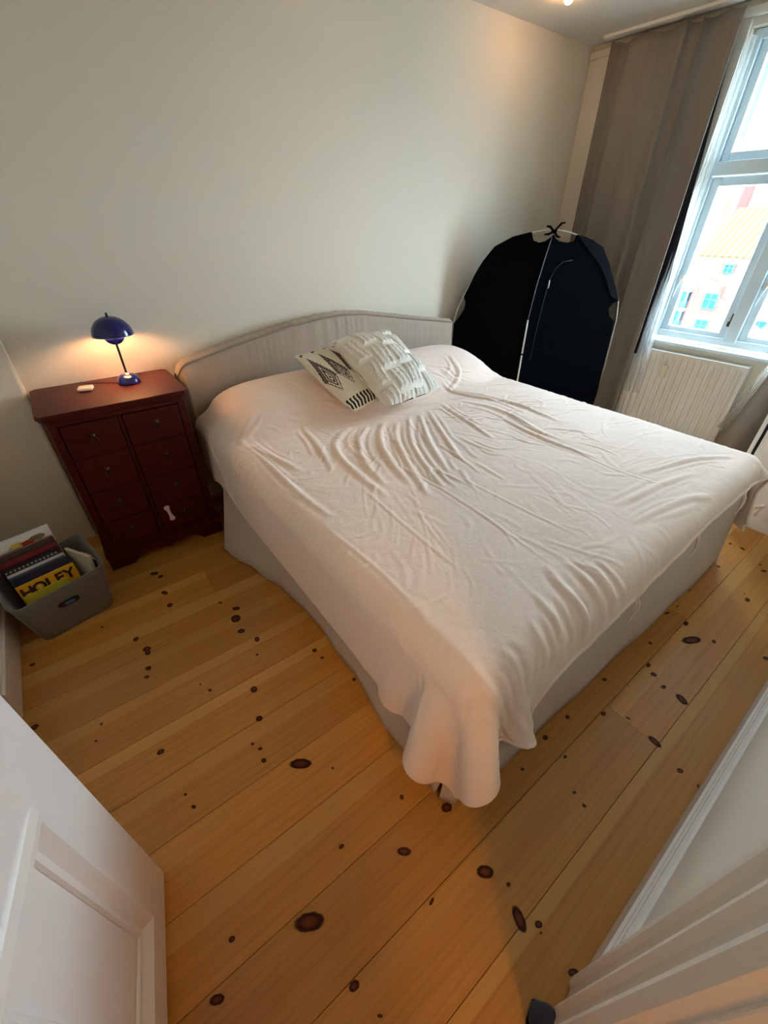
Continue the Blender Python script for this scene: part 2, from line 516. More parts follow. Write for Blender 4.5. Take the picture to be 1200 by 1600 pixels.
# butt joints seen in the photo (x, row counted from the back wall); other rows get their own
row_edges = [-.165+PITCH_W]            # first (ripped) board under the back wall
while row_edges[-1] > -4.3:
    row_edges.append(row_edges[-1]-PITCH_W)
joints = {}
for r in range(len(row_edges)-1):
    joints[r] = [random.uniform(.6, 1.6)+random.choice((0, 1.1))]
def row_of(y):
    for r in range(len(row_edges)-1):
        if row_edges[r+1] <= y < row_edges[r]:
            return r
joints[row_of(-.80)] = [.21, 2.3]
joints[row_of(-2.37)] = [1.14, 3.0]
joints[row_of(-2.22)] = [1.80]
for y in (-1.1, -1.3, -1.47, -1.65, -1.83, -2.0, -2.18, -2.5):
    joints[row_of(y)] = joints[row_of(y)] if row_of(y) in (row_of(-2.22),) else [random.uniform(1.9, 2.9)]
boards = []
for r in range(len(row_edges)-1):
    y1, y0 = min(row_edges[r], .015), row_edges[r+1]
    if y1-y0 < .02 or y0 < -4.3:
        continue
    xa, xb = (XL-.1, XR+.0) if y0 > YF-.1 else (-1.2, 1.6)
    xs = [xa] + [j for j in joints[r] if xa+.3 < j < xb-.3] + [xb]
    for a, b in zip(xs[:-1], xs[1:]):
        me = bpy.data.meshes.new('plank')
        o = bpy.data.objects.new('plank', me)
        COL.objects.link(o)
        hx, hy = (b-a)/2-.0004, (y1-y0)/2-.0005
        mbx = MB().box(-hx, hx, -hy, hy, -.022, 0)
        me.from_pydata(mbx.v, [], mbx.f)
        me.materials.append(M_PINE)
        md = o.modifiers.new('bevel', 'BEVEL'); md.width = .0009; md.segments = 1
        c = Vector(((a+b)/2, (y0+y1)/2, 0))
        o.parent = floor
        o.location = c - floor.location
        boards.append((a, b, y0, y1, o, c))
for kx, ky, ka, kb, kang in KN:
    for a, b, y0, y1, o, c in boards:
        if a <= kx < b and y0 <= ky < y1:
            kn = bpy.data.objects.new('knot', disc)
            COL.objects.link(kn)
            kn.parent = o
            kn.location = Vector((kx, ky, .00035)) - c
            kn.rotation_euler = (0, 0, math.radians(kang))
            kn.scale = (ka*.00104, kb*.00104, 1)
            break

# ------------------------------------------------------------------ window, sill, casing
win = thing('window_1', 'white painted casement window with transom and upper lights', None, (3.70, -1.475, WZ0), kind='structure')
def frame_rect(mb, x0, x1, ya, yb, za, zb, w, wb=None):
    wb = wb or w
    mb.box(x0, x1, ya, ya+w, za, zb).box(x0, x1, yb-w, yb, za, zb).box(x0, x1, ya+w, yb-w, za, za+wb).box(x0, x1, ya+w, yb-w, zb-w, zb)
fr = MB()
frame_rect(fr, 3.665, 3.76, WY0+.002, WY1-.002, WZ0+.015, WZ1-.002, .045)
fr.box(3.655, 3.76, WY0+.04, WY1-.04, 1.665, 1.735)
fr.box(3.66, 3.76, -1.512, -1.438, WZ0+.04, 1.68).box(3.67, 3.76, -1.505, -1.445, 1.72, WZ1-.03)
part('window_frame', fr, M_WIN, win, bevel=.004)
for ya, yb, hs in ((-1.438, -1.012, 1), (-1.938, -1.512, -1)):
    s = MB()
    frame_rect(s, 3.685, 3.73, ya, yb, .757, 1.662, .048)
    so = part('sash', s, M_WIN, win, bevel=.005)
    part('pane', MB().box(3.705, 3.709, ya+.044, yb-.044, .80, 1.62), M_GLASS, so)
    h = MB().tube([(3.682, yb-.026, 1.10), (3.672, yb-.030, 1.10), (3.668, yb-.022, 1.06), (3.668, yb-.014, .99)], .004, 6)
    h.box(3.674, 3.686, yb-.04, yb-.012, 1.085, 1.125)
    part('stay_hook', h, M_METALW, so, label='white metal window stay')
    hg = MB().tube([(3.680, ya+.004, .86), (3.680, ya+.004, .93)], .008, 8).box(3.678, 3.686, ya-.014, ya+.020, .85, .88)
    part('hinge', hg, M_BRASS, so)
    s = MB()
    frame_rect(s, 3.69, 3.73, ya, yb, 1.735, 2.268, .045)
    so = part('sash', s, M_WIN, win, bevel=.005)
    part('pane', MB().box(3.706, 3.71, ya+.04, yb-.04, 1.775, 2.228), M_GLASS, so)
    # outer storm sash with dark bars in the upper light
    s = MB()
    frame_rect(s, 3.80, 3.83, ya+.01, yb-.01, 1.70, 2.28, .036)
    s.box(3.805, 3.825, (ya+yb)/2-.013, (ya+yb)/2+.013, 1.73, 2.25)
    part('storm_sash', s, mat('weathered_blue_grey_paint', (126, 148, 168), .5), win, bevel=.003)
    hd = MB().box(3.785, 3.80, (ya+yb)/2-.02, (ya+yb)/2+.02, 1.79, 1.83).box(3.785, 3.80, (ya+yb)/2-.02, (ya+yb)/2+.02, 2.12, 2.16)
    part('latch', hd, M_BLACKM, win)
sl = MB().box(3.585, 3.70, WY0-.06, WY1+.06, .692, .714)
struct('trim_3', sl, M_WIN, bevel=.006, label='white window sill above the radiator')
cs = MB().box(3.592, XR, -.185, -.062, 0, 2.335).box(3.585, XR, -2.4, -.015, 2.335, 2.372).box(3.60, XR, -.96, -.90, WZ0, 2.335).box(3.60, XR, -2.06, -1.99, WZ0, 2.335)
struct('trim_4', cs, M_CREAM, bevel=.004, label='cream window casing with a top ledge')
struct('trim_5', MB().box(3.47, 3.53, -2.5, -.16, 2.388, ZC), M_METALW, bevel=.004, label='white curtain track on the ceiling')

# ------------------------------------------------------------------ door standing open at the left
dA = Vector((-.246, -1.808, 0)); dB = Vector((-.408, -2.573, 0))
de = (dB-dA).normalized(); dn = Vector((-de.y, de.x, 0))          # dn points to the camera side (+x)
if dn.x < 0: dn = -dn
DW = (dB-dA).length
door = thing('door_1', 'white glossy panelled door standing open', None, tuple(dB), kind='structure')
DT = .042
def door_frame_pieces():
    mb = MB()
    def slab(a0, a1, z0, z1, d0, d1):
        mb.prism([(a0, z0), (a1, z0), (a1, z1), (a0, z1)], dA + dn*d0, de, Vector((0, 0, 1)), dn, d1-d0)
    cols = [(.125, .345), (.435, .655)]
    rows = [(.135, .675), (.80, 1.28), (1.40, 1.88)]
    H = 2.03
    xs = [0, cols[0][0], cols[0][1], cols[1][0], cols[1][1], DW]
    slab(0, xs[1], .012, H, -DT, 0); slab(xs[2], xs[3], .012, H, -DT, 0); slab(xs[4], DW, .012, H, -DT, 0)
    for c0, c1 in cols:
        zz = .012
        for r0, r1 in rows:
            slab(c0, c1, zz, r0, -DT, 0); zz = r1
        slab(c0, c1, zz, H, -DT, 0)
    return mb, cols, rows
mb, cols, rows = door_frame_pieces()
part('door_leaf', mb, M_GLOSS, door)
for c0, c1 in cols:
    for r0, r1 in rows:
        pn = MB().prism([(c0-.003, r0-.003), (c1+.003, r0-.003), (c1+.003, r1+.003), (c0-.003, r1+.003)], dA-dn*.028, de, (0, 0, 1), dn, .014)
        po_ = part('panel', pn, M_GLOSS, door)
        # moulding ring: stepped profile between frame and panel
        rings = [(-.018, .0), (-.012, .010), (.0, .010), (.012, .0), (.020, -.006), (.030, -.008), (.034, -.0135)]
        vs, fs = [], []
        for off, dep in rings:
            for a, z in ((c0+off, r0+off), (c1-off, r0+off), (c1-off, r1-off), (c0+off, r1-off)):
                vs.append(dA+de*a+Vector((0, 0, z))+dn*dep)
        for i in range(len(rings)-1):
            for k in range(4):
                fs.append((i*4+k, i*4+(k+1) % 4, (i+1)*4+(k+1) % 4, (i+1)*4+k))
        part('moulding', MB().add(vs, fs), M_GLOSS, po_)
hd = MB().tube([dA+de*.065+Vector((0, 0, 1.02))-dn*0, dA+de*.065+Vector((0, 0, 1.02))+dn*.05, dA+de*.18+Vector((0, 0, 1.02))+dn*.055], .009, 10)
part('door_handle', hd, M_BRASS, door, smooth=True)

# ------------------------------------------------------------------ radiator
rad = thing('radiator', 'white ribbed panel radiator under the window sill', 'radiator', (3.55, -1.31, 0))
ra, rb, rz0, rz1, rx = -1.675, -.95, .10, .648, 3.554
N = 17
P = []
zs = [rz0, rz0+.012, rz0+.03, rz1-.045, rz1-.028, rz1]
for z in zs:
    row = []
    for i in range(N*8+1):
        y = ra + (rb-ra)*i/(N*8)
        ph = (i % 8)/8.
        g = .5-.5*math.cos(2*PI*ph)
        g = min(1, max(0, (g-.25)*2))
        amt = 1 if rz0+.02 < z < rz1-.03 else 0
        edge = 1 if 4 < i < N*8-4 else 0
        row.append((rx + .019*g*amt*edge, y, z))
    P.append(row)
part('front_panel', MB().grid(P), M_METALW, rad, smooth=True)
body = MB().box(rx+.021, rx+.060, ra+.004, rb-.004, rz0+.01, rz1-.006).box(rx-.001, rx+.062, ra-.004, ra, rz0, rz1+.002).box(rx-.001, rx+.062, rb, rb+.004, rz0, rz1+.002)
part('back_panel', body, M_METALW, rad)
tp = MB().box(rx-.002, rx+.063, ra-.004, rb+.004, rz1-.004, rz1+.004)
part('top_grille', tp, M_METALW, rad, bevel=.002)
part('heat_meter', MB().box(rx-.022, rx+.003, -1.215, -1.178, .475, .565), mat('ivory_plastic', (222, 214, 190), .4), rad, bevel=.005, label='ivory plastic heat meter')
vv = MB().tube([(3.57, ra+.02, .13), (3.57, ra-.05, .13), (3.57, ra-.05, .0)], .009, 8).lathe([(.014, 0), (.02, .01), (.02, .05), (.014, .06)], (3.57, ra-.05, .13))
part('valve', vv, M_METALW, rad, smooth=True)
part('foot', MB().box(3.55, 3.60, ra+.1, ra+.13, 0, rz0+.02), M_METALW, rad)
part('foot', MB().box(3.55, 3.60, rb-.13, rb-.1, 0, rz0+.02), M_METALW, rad)

# ------------------------------------------------------------------ curtains
def cloth_sheet(path, z0, z1, nz=40, flare=None):
    """path(s, t) -> (x, y) with s along the cloth, t from top 0 to bottom 1"""
    ns = 150
    P = []
    for j in range(nz+1):
        t = j/nz
        row = []
        for i in range(ns+1):
            s = i/ns
            x, y = path(s, t)
            zt = z1(s) if callable(z1) else z1
            row.append((x, y, zt+(z0-zt)*t))
        P.append(row)
    return P

def left_path(s, t):
    y = -.225 + (-.955+.225)*s - .02*t*s
    env = np.interp(s, [0, .08, .16, .3, .55, .68, .8, 1], [.7, 1., .55, .42, .5, .9, 1.35, 1.2])
    amp = (.021+.010*t)*env
    ph = 2*PI*np.interp(s, [0, .16, .34, .62, .8, 1], [0, 1.6, 2.5, 3.75, 5.22, 5.74]) + .35*math.sin(2.2*t+4*s)
    w_ = math.sin(ph)
    x = 3.495 + amp*math.copysign(abs(w_)**.75, w_) + .005*math.sin(17*s+3*t) + .004*math.sin(41*s-2*t)
    return x, y + .014*env*math.cos(ph)
cl = thing('curtain', 'long grey linen curtain hanging between black folded tent and window', 'curtain', (3.50, -.6, 0), group='grey linen curtains at the window')
part('drape', MB().grid(cloth_sheet(left_path, .015, lambda s: 2.372-.022*abs(math.sin(11*s)))), M_CURT, cl, smooth=True, solid=.004)
def liner_path(s, t):
    return 3.550 + .002*math.sin(12*s), -.80 + (-.915-.108*min(1, t*1.25)+.80)*s
part('lining', MB().grid(cloth_sheet(liner_path, .60, 2.35)), M_LINER, cl, smooth=True, solid=.003, label='black blackout lining behind the linen')

def right_path(s, t):
    y0 = -1.99 + .31*t**1.6
    y = y0 + (-2.42-y0)*s
    ph = 2*PI*(3.3*s+.2) + .8*t
    x = 3.47 - .06*t*(1-s) + (.022+.02*t)*math.sin(ph) + .01*math.sin(13*s+2*t)
    return x, y
cr_ = thing('curtain', 'grey linen curtain flaring out beside white cabinet', 'curtain', (3.47, -2.2, 0), group='grey linen curtains at the window')
part('drape', MB().grid(cloth_sheet(right_path, .015, 2.37)), M_CURT, cr_, smooth=True, solid=.004)

def sheer_left(s, t):
    y = -.955 - .02*t + (-1.012+.955)*s - .06*t*t*s
    return 3.60 - .085*min(1, t*1.4)**2 + .009*math.sin(2*PI*4*s+t), y
sh = part('sheer_curtain', MB().grid(cloth_sheet(sheer_left, .33, 2.26)), M_SHEER, None, smooth=True)
tag(sh, 'white sheer voile gathered at the left side of window', 'curtain', 'sheer voiles at the window')
def sheer_right(s, t):
    y = -1.93 + .27*t**2 + (-2.02+1.93)*s*(1-.4*t)
    return 3.60 - .085*min(1, t*1.4)**2 + .012*math.sin(2*PI*4*s+t), y
sh = part('sheer_curtain', MB().grid(cloth_sheet(sheer_right, .25, 2.26)), M_SHEER, None, smooth=True)
tag(sh, 'white sheer voile gathered at the right side over the radiator end', 'curtain', 'sheer voiles at the window')

# ------------------------------------------------------------------ cabinet at the far right
wd = thing('storage_cabinet', 'white storage cabinet with dark door gap beyond foot of the bed', 'cabinet', (3.2, -2.3, 0))
M_WD = mat('white_laminate', (226, 222, 215), .35, var=.01)
part('carcass', MB().box(2.80, 3.34, -2.592, -2.035, 0, .80), M_WD, wd, bevel=.002)
part('gap_shade', MB().box(2.806, 3.334, -2.035, -2.021, .06, .79), mat('black_gap', (10, 10, 11), .8), wd, label='black strip for the shade behind the cabinet doors')  # black strip standing in for shade between doors and carcass
for a, b in ((2.80, 3.068), (3.072, 3.34)):
    dr = part('cabinet_door', MB().box(a, b, -2.021, -2.002, .06, .80), M_WD, wd, bevel=.002)
    hx = b-.04 if a < 3 else a+.04
    part('knob', MB().lathe([(.006, 0), (.006, .012), (.014, .018), (.014, .026), (.0, .03)], (hx, -2.002, .62), 14, Matrix.Rotation(-PI/2, 4, 'X')), M_BRASS, dr, smooth=True)

# ------------------------------------------------------------------ bed
bed = thing('bed', 'double bed with beige linen camelback headboard and skirt', 'bed', (1.40, -1.10, 0))
part('bed_base', MB().box(.52, 2.30, -2.12, -.105, .06, .36), M_LINEN, bed, bevel=.02)
part('mattress', MB().box(.50, 2.315, -2.13, -.11, .36, .55), mat('white_mattress', (225, 222, 215), .9), bed, bevel=.05, seg=4)
for x in (.58, 2.24):
    for y in (-2.04, -.2):
        part('leg', MB().lathe([(.03, 0), (.03, .06)], (x, y, 0), 12), M_BLACKM, bed)
hbx = [.45, .47, .50, .637, .892, 1.088, 1.297, 1.44, 1.60, 1.767, 2.043, 2.387, 2.405, 2.415]
hbz = [.76, .805, .828, .855, .902, .935, .957, .962, .952, .924, .876, .823, .80, .76]
P = []
nxh = 260
for i in range(nxh+1):
    x = .45 + (2.415-.45)*i/nxh
    zt = float(np.interp(x, hbx, hbz))
    edge = min(1, (x-.45)/.03, (2.415-x)/.03)
    gath = .0030*(math.sin(x*61+2.3*math.sin(x*9))*(.3+.7*math.sin(x*3.1+.5)**2)+.6*math.sin(x*143+3*math.sin(x*13))*math.sin(x*5.3)**2) * edge * math.exp(-((x-1.45)/.75)**2)
    g2 = .0035*math.sin(x*110+4*math.sin(x*7)) * edge * (.4+.6*math.sin(x*4.1)**2)
    th = .045 + .05*max(.15, edge)**.5
    yb = -.012
    yf = yb - th
    bul = .012*edge
    row = [(x, yf, .12), (x, yf-bul, .40), (x, yf-bul-.002, .62), (x, yf-bul+gath*.3, zt-.12), (x, yf-bul*.8+gath, zt-.04), (x, yf-.002, zt),
           (x, yf+.006, zt+.010+g2), (x, yf+.03, zt+.019+g2), (x, yb-.03, zt+.016-g2), (x, yb-.004, zt+.004), (x, yb, zt-.05), (x, yb, .12)]
    P.append(row)
hb = part('headboard', MB().grid(P, flip=True), M_LINEN, bed, smooth=True)
pl = [(x, -.012-(.045+.05*max(.15, min(1, (x-.45)/.03, (2.415-x)/.03))**.5)-.003, float(np.interp(x, hbx, hbz))+.002) for x in np.linspace(.452, 2.413, 90)]
pl = [(pl[0][0]-.001, pl[0][1], .15)] + pl + [(pl[-1][0]+.001, pl[-1][1], .15)]
part('piping', MB().tube(pl, .0055, 6), M_PIPE, hb, smooth=True)

def skirt(name, p_top, p_bot, zt, nfold=0., n=60, seed=0, amp=.004):
    """cloth panel hung between a top polyline and a floor polyline (lists of xy)"""
    def interp(pl, s):
        d = [0]
        for a, b in zip(pl[:-1], pl[1:]):
            d.append(d[-1]+math.dist(a, b))
        return (np.interp(s*d[-1], d, [p[0] for p in pl]), np.interp(s*d[-1], d, [p[1] for p in pl]))
    P = []
    for j in range(13):
        t = j/12
        row = []
        for i in range(n+1):
            s = i/n
            a, b = interp(p_top, s), interp(p_bot, s)
            k = t**1.3
            w = amp*t*math.sin(s*nfold*2*PI+seed)
            tx, ty = p_bot[-1][0]-p_bot[0][0], p_bot[-1][1]-p_bot[0][1]
            L = math.hypot(tx, ty)
            row.append((a[0]+(b[0]-a[0])*k - ty/L*w, a[1]+(b[1]-a[1])*k + tx/L*w, zt+(.006-zt)*t))
        P.append(row)
    return part('skirt_panel', MB().grid(P), M_SKIRT, bed, smooth=True, solid=.004)
skirt('l1', [(.492, -.40), (.49, -1.03)], [(.345, -.59), (.36, -.66), (.405, -.80), (.435, -.93), (.468, -1.05)], .46, 2.2, seed=1)
skirt('l2', [(.488, -1.00), (.482, -2.135)], [(.463, -1.03), (.489, -1.2), (.492, -1.39), (.484, -1.49), (.488, -1.62), (.464, -1.76), (.455, -1.85), (.463, -1.98), (.452, -2.10)], .46, 3, seed=2, amp=.002)
skirt('c', [(.482, -2.11), (.52, -2.145)], [(.455, -2.118), (.472, -2.150), (.485, -2.158)], .46, .5, n=20, amp=.002)
skirt('f', [(.50, -2.148), (2.33, -2.148)], [(.492, -2.155), (.55, -2.172), (1.2, -2.176), (1.9, -2.188), (2.33, -2.19)], .46, 4, seed=2, amp=.003)
skirt('r', [(2.335, -2.14), (2.335, -.2)], [(2.345, -2.17), (2.36, -1.2), (2.37, -.2)], .46, 4, seed=5)

# ------------------------------------------------------------------ duvet: cloth draped over the bed by a small relaxation solver
def bump_height(x, y):
    b = np.zeros_like(x)
    for cx, wd_ in ((.98, .43), (1.87, .43)):
        ex = np.clip(1-((x-cx)/wd_)**4, 0, 1)
        ey = np.clip(1-((y+.36)/.31)**2, 0, 1)
        b = np.maximum(b, .165*np.sqrt(ex)*ey**.8)
    return b

def drape(nx=120, ny=112, steps=300):
    rng = np.random.default_rng(7)
    xl, xr = .46-.27, 2.345+.24
    U, V = np.meshgrid(np.linspace(0, 1, nx), np.linspace(0, 1, ny))
    foot = -2.15-np.interp(U, [0, .08, .13, .175, .2, .225, .27, .45, .62, .92, 1], [.15, .16, .18, .25, .31, .29, .17, .13, .05, .05, .14])
    rest = np.stack([xl+(xr-xl)*U, -.155+(foot+.155)*V, np.zeros_like(U)], 2)
    P = rest.copy()
    P[..., 2] = .80+.004*rng.standard_normal(P.shape[:2])
    Q = P.copy()
    bx0, bx1, by0, by1, top, rad_ = .46, 2.345, -2.16, .3, .575, .07
    L = []
    for di, dj, k in ((0, 1, 1.), (1, 0, 1.), (1, 1, .35), (1, -1, .35), (0, 3, .06), (3, 0, .06)):
        a = rest[0:ny-di, max(0, -dj):nx-max(0, dj)]
        b = rest[di:ny, max(0, dj):nx-max(0, -dj)]
        L.append((di, dj, np.linalg.norm(a-b, axis=2), k))
    def solve(P):
        for di, dj, l, k in L:
            for par in range(2*max(di, abs(dj)) if not di else 2*di):
                if di:
                    ii = np.arange(ny-di); ii = ii[(ii % (2*di)) == par]
                    if not len(ii): continue
                    j0, j1 = max(0, -dj), nx-max(0, dj)
                    A, B, r = P[ii, j0:j1], P[ii+di, j0+dj:j1+dj], l[ii]
                else:
                    jj = np.arange(nx-dj); jj = jj[(jj % (2*dj)) == par]
                    if not len(jj): continue
                    A, B, r = P[:, jj], P[:, jj+dj], l[:, jj]
                d = B-A
                n = np.sqrt((d*d).sum(2))+1e-9
                c = ((n-r)/n*.5*k)[..., None]*d
                if di:
                    P[ii, j0:j1] = A+c; P[ii+di, j0+dj:j1+dj] = B-c
                else:
                    P[:, jj] = A+c; P[:, jj+dj] = B-c
    for s in range(steps):
        vel = (P-Q)*(.985 if s < steps*.75 else .93)
        Q = P.copy()
        P = P+vel
        P[..., 2] -= .00022
        for _ in range(3):
            solve(P)
        x, y, z = P[..., 0], P[..., 1], P[..., 2]
        bh = bump_height(x, y)
        zz = z-bh
        cx = np.clip(x, bx0+rad_, bx1-rad_); cy = np.clip(y, by0+rad_, by1-rad_); cz = np.minimum(zz, top-rad_)
        dx, dy, dz = x-cx, y-cy, zz-cz
        d = np.sqrt(dx*dx+dy*dy+dz*dz)+1e-9
        ins = d < rad_
        deep = d < 1e-4
        k = np.where(ins, rad_/d, 1.)
        P[..., 0] = np.where(ins & ~deep, cx+dx*k, x)
        P[..., 1] = np.where(ins & ~deep, cy+dy*k, y)
        P[..., 2] = np.where(ins & ~deep, cz+dz*k, zz)+bh
        P[..., 2] = np.where(deep, np.maximum(P[..., 2], top), P[..., 2])
        Q = np.where(ins[..., None], P-(P-Q)*.25, Q)
        P[..., 2] = np.maximum(P[..., 2], .03)
        P[..., 1] = np.minimum(P[..., 1], -.125)
    return P

def upsample(P, k):
    """Catmull-Rom upsampling of a grid along both axes"""
    for ax in (0, 1):
        P = np.moveaxis(P, ax, 0)
        n = P.shape[0]
        t = np.linspace(0, n-1, (n-1)*k+1)
        i = np.minimum(t.astype(int), n-2)
        f = (t-i)[:, None, None]
        p0, p1, p2, p3 = P[np.maximum(i-1, 0)], P[i], P[i+1], P[np.minimum(i+2, n-1)]
        P = .5*(2*p1+(p2-p0)*f+(2*p0-5*p1+4*p2-p3)*f**2+(3*p1-p0-3*p2+p3)*f**3)
        P = np.moveaxis(P, 0, ax)
    return P

CREASES = [[(0.151,0.207),(0.185,0.18),(0.21,0.162)],[(0.151,0.207),(0.16,0.279),(0.16,0.387),(0.16,0.477),(0.168,0.559)],[(0.168,0.216),(0.176,0.315),(0.193,0.396)],[(0.353,0.306),(0.303,0.333),(0.269,0.405),(0.261,0.486),(0.261,0.568)],[(0.387,0.324),(0.336,0.369),(0.294,0.45),(0.277,0.55)],[(0.42,0.333),(0.37,0.396),(0.328,0.495),(0.311,0.577)],[(0.487,0.342),(0.412,0.441),(0.37,0.541),(0.345,0.622)],[(0.546,0.342),(0.487,0.459),(0.437,0.568)],[(0.597,0.333),(0.571,0.45),(0.546,0.559)],[(0.277,0.234),(0.261,0.342),(0.235,0.432)],[(0.445,0.351),(0.395,0.414),(0.345,0.532),(0.311,0.622)],[(0.513,0.351),(0.445,0.459),(0.387,0.586)],[(0.748,0.153),(0.739,0.234),(0.672,0.27)],[(0.765,0.279),(0.714,0.243),(0.689,0.189)],[(0.647,0.351),(0.681,0.45),(0.647,0.622)],[(0.714,0.324),(0.739,0.441),(0.723,0.595)],[(0.639,0.514),(0.622,0.64),(0.63,0.757)],[(0.672,0.234),(0.689,0.351),(0.731,0.423)],[(0.294,0.216),(0.328,0.468),(0.345,0.631),(0.328,0.856)],[(0.387,0.586),(0.395,0.73),(0.403,0.847)],[(0.63,0.685),(0.613,0.811),(0.63,0.901)],[(0.319,0.847),(0.294,0.91),(0.319,1.0)],[(0.345,0.865),(0.328,0.919),(0.361,1.0)],[(0.235,0.856),(0.227,0.892),(0.244,0.991)],[(0.269,0.865),(0.252,0.91),(0.277,1.0)],[(0.361,0.874),(0.353,0.928),(0.395,1.0)],[(0.16,0.856),(0.16,0.937),(0.176,1.0)],[(0.126,0.847),(0.101,0.865),(0.05,0.892)],[(0.193,0.847),(0.193,0.91),(0.202,0.982)],[(0.513,0.856),(0.622,0.892),(0.706,0.91)],[(0.487,0.892),(0.588,0.928),(0.664,0.964)],[(0.639,0.847),(0.765,0.883),(0.824,0.928)],[(0.084,0.162),(0.034,0.18),(0.0,0.234)],[(0.101,0.108),(0.059,0.171)],[(0.244,0.514),(0.235,0.667),(0.235,0.748)],[(0.151,0.577),(0.16,0.694),(0.16,0.793)]]

DP = upsample(drape(), 4)
ny_, nx_ = DP.shape[:2]
SU, SV = 2.395, 2.2
Ug, Vg = np.meshgrid(np.linspace(0, 1, nx_)*SU, np.linspace(0, 1, ny_)*SV)
disp = np.zeros((ny_, nx_))
def add_crease(pts, wdt, amp0, sharp=1.5):
    pts = np.asarray(pts, float)
    for _ in range(2):
        q = [pts[0]]
        for a, b in zip(pts[:-1], pts[1:]):
            q += [a*.75+b*.25, a*.25+b*.75]
        q.append(pts[-1])
        pts = np.array(q)
    mg = wdt*5
    i0 = max(0, int((pts[:, 0].min()-mg)/SU*(nx_-1))); i1 = min(nx_, int((pts[:, 0].max()+mg)/SU*(nx_-1))+2)
    j0 = max(0, int((pts[:, 1].min()-mg)/SV*(ny_-1))); j1 = min(ny_, int((pts[:, 1].max()+mg)/SV*(ny_-1))+2)
    if i1-i0 < 2 or j1-j0 < 2:
        return
    X, Y = Ug[j0:j1, i0:i1], Vg[j0:j1, i0:i1]
    best = np.full(X.shape, 9.); tt = np.zeros(X.shape); sgn = np.ones(X.shape)
    for k, (a, b) in enumerate(zip(pts[:-1], pts[1:])):
        e = b-a
        px, py = X-a[0], Y-a[1]
        t = np.clip((px*e[0]+py*e[1])/(e@e+1e-9), 0, 1)
        d = np.hypot(px-t*e[0], py-t*e[1])
        m = d < best
        best = np.where(m, d, best)
        tt = np.where(m, (k+t)/(len(pts)-1), tt)
        sgn = np.where(m, np.where(e[0]*py-e[1]*px >= 0, 1, -1), sgn)
    amp = amp0*np.sin(np.clip(tt, .01, .99)*PI)**.8
    q = best*sgn/wdt
    disp[j0:j1, i0:i1] += amp*(np.exp(-np.abs(q)**sharp)-.40*np.exp(-((q-2.0)/1.1)**2)-.25*np.exp(-((q+2.1)/1.2)**2))
for ci, pl in enumerate(CREASES):
    pts = np.array(pl)*[SU, SV]
    if ci in (18, 19, 20, 34, 35):                     # ironed fold lines
        add_crease(pts, .005, .0022)
        continue
    foot_fold = 21 <= ci <= 28
    add_crease(pts, .010+.003*RNG.random(), .0062 if foot_fold else .0085, 1.4)
    d = pts[-1]-pts[0]
    nn = np.array([-d[1], d[0]])/(np.hypot(*d)+1e-9)
    for sgn_ in (-1, 1):
        sh_ = sgn_*(.022+.016*RNG.random())
        q = pts+nn*sh_+RNG.normal(0, .006, pts.shape)
        q = q[0]+(q-q[0])*(.5+.4*RNG.random()) + d*.15*RNG.random()
        add_crease(q, .0065+.003*RNG.random(), .003+.0015*RNG.random(), 1.4)
cushion_uv = np.array([.47*SU, .30*SV])
for k in range(420):                                   # short rumples: fan out from the cushions, run along the window side
    c = np.array([RNG.uniform(.10, .97)*SU, RNG.uniform(.08, .98)*SV])
    rel = c-cushion_uv
    r_ = np.hypot(*rel)
    ang = math.atan2(rel[1], rel[0])
    if c[0] > .62*SU:
        ang = RNG.normal(.5, .5)
    elif c[1] > .8*SV:
        ang = RNG.normal(1.3, .4)
    ang += RNG.normal(0, .28)
    L = RNG.uniform(.06, .24)
    e = np.array([math.cos(ang), math.sin(ang)]); nn = np.array([-e[1], e[0]])
    bend = RNG.normal(0, .02)
    add_crease([c-e*L/2, c+nn*bend, c+e*L/2], RNG.uniform(.0045, .009), RNG.uniform(.0010, .0030)*(1.35 if r_ < .75 else 1.1 if c[0] > .6*SU and c[1] < .75*SV else .55), 1.4)
# small soft rumples everywhere, stronger toward the pillows and the window side
R1 = fractal(Ug, Vg, 3, 4, 2.3)
R2 = fractal(Ug*1.0+.3*R1*.1, Vg, 9, 3, 6.5)
disp += .0030*R1 + .0012*R2*np.clip(.4+1.2*np.exp(-((Vg-.65)/.5)**2), 0, 1.4)
gu = np.gradient(DP, axis=1); gv = np.gradient(DP, axis=0)
nrm = np.cross(gv, gu)
nrm /= np.linalg.norm(nrm, axis=2, keepdims=True)+1e-9
if nrm[ny_//2, nx_//2, 2] < 0:
    nrm = -nrm
DP = DP + nrm*(disp+.006)[..., None]
duv = thing('duvet', 'crumpled pale blush cotton duvet spread over the bed', 'duvet', (1.40, -1.15, .57))
mb = MB()
mb.grid([[tuple(p) for p in row] for row in DP.tolist()], flip=True)
part('duvet_cover', mb, M_DUVET, duv, smooth=True, solid=.010)
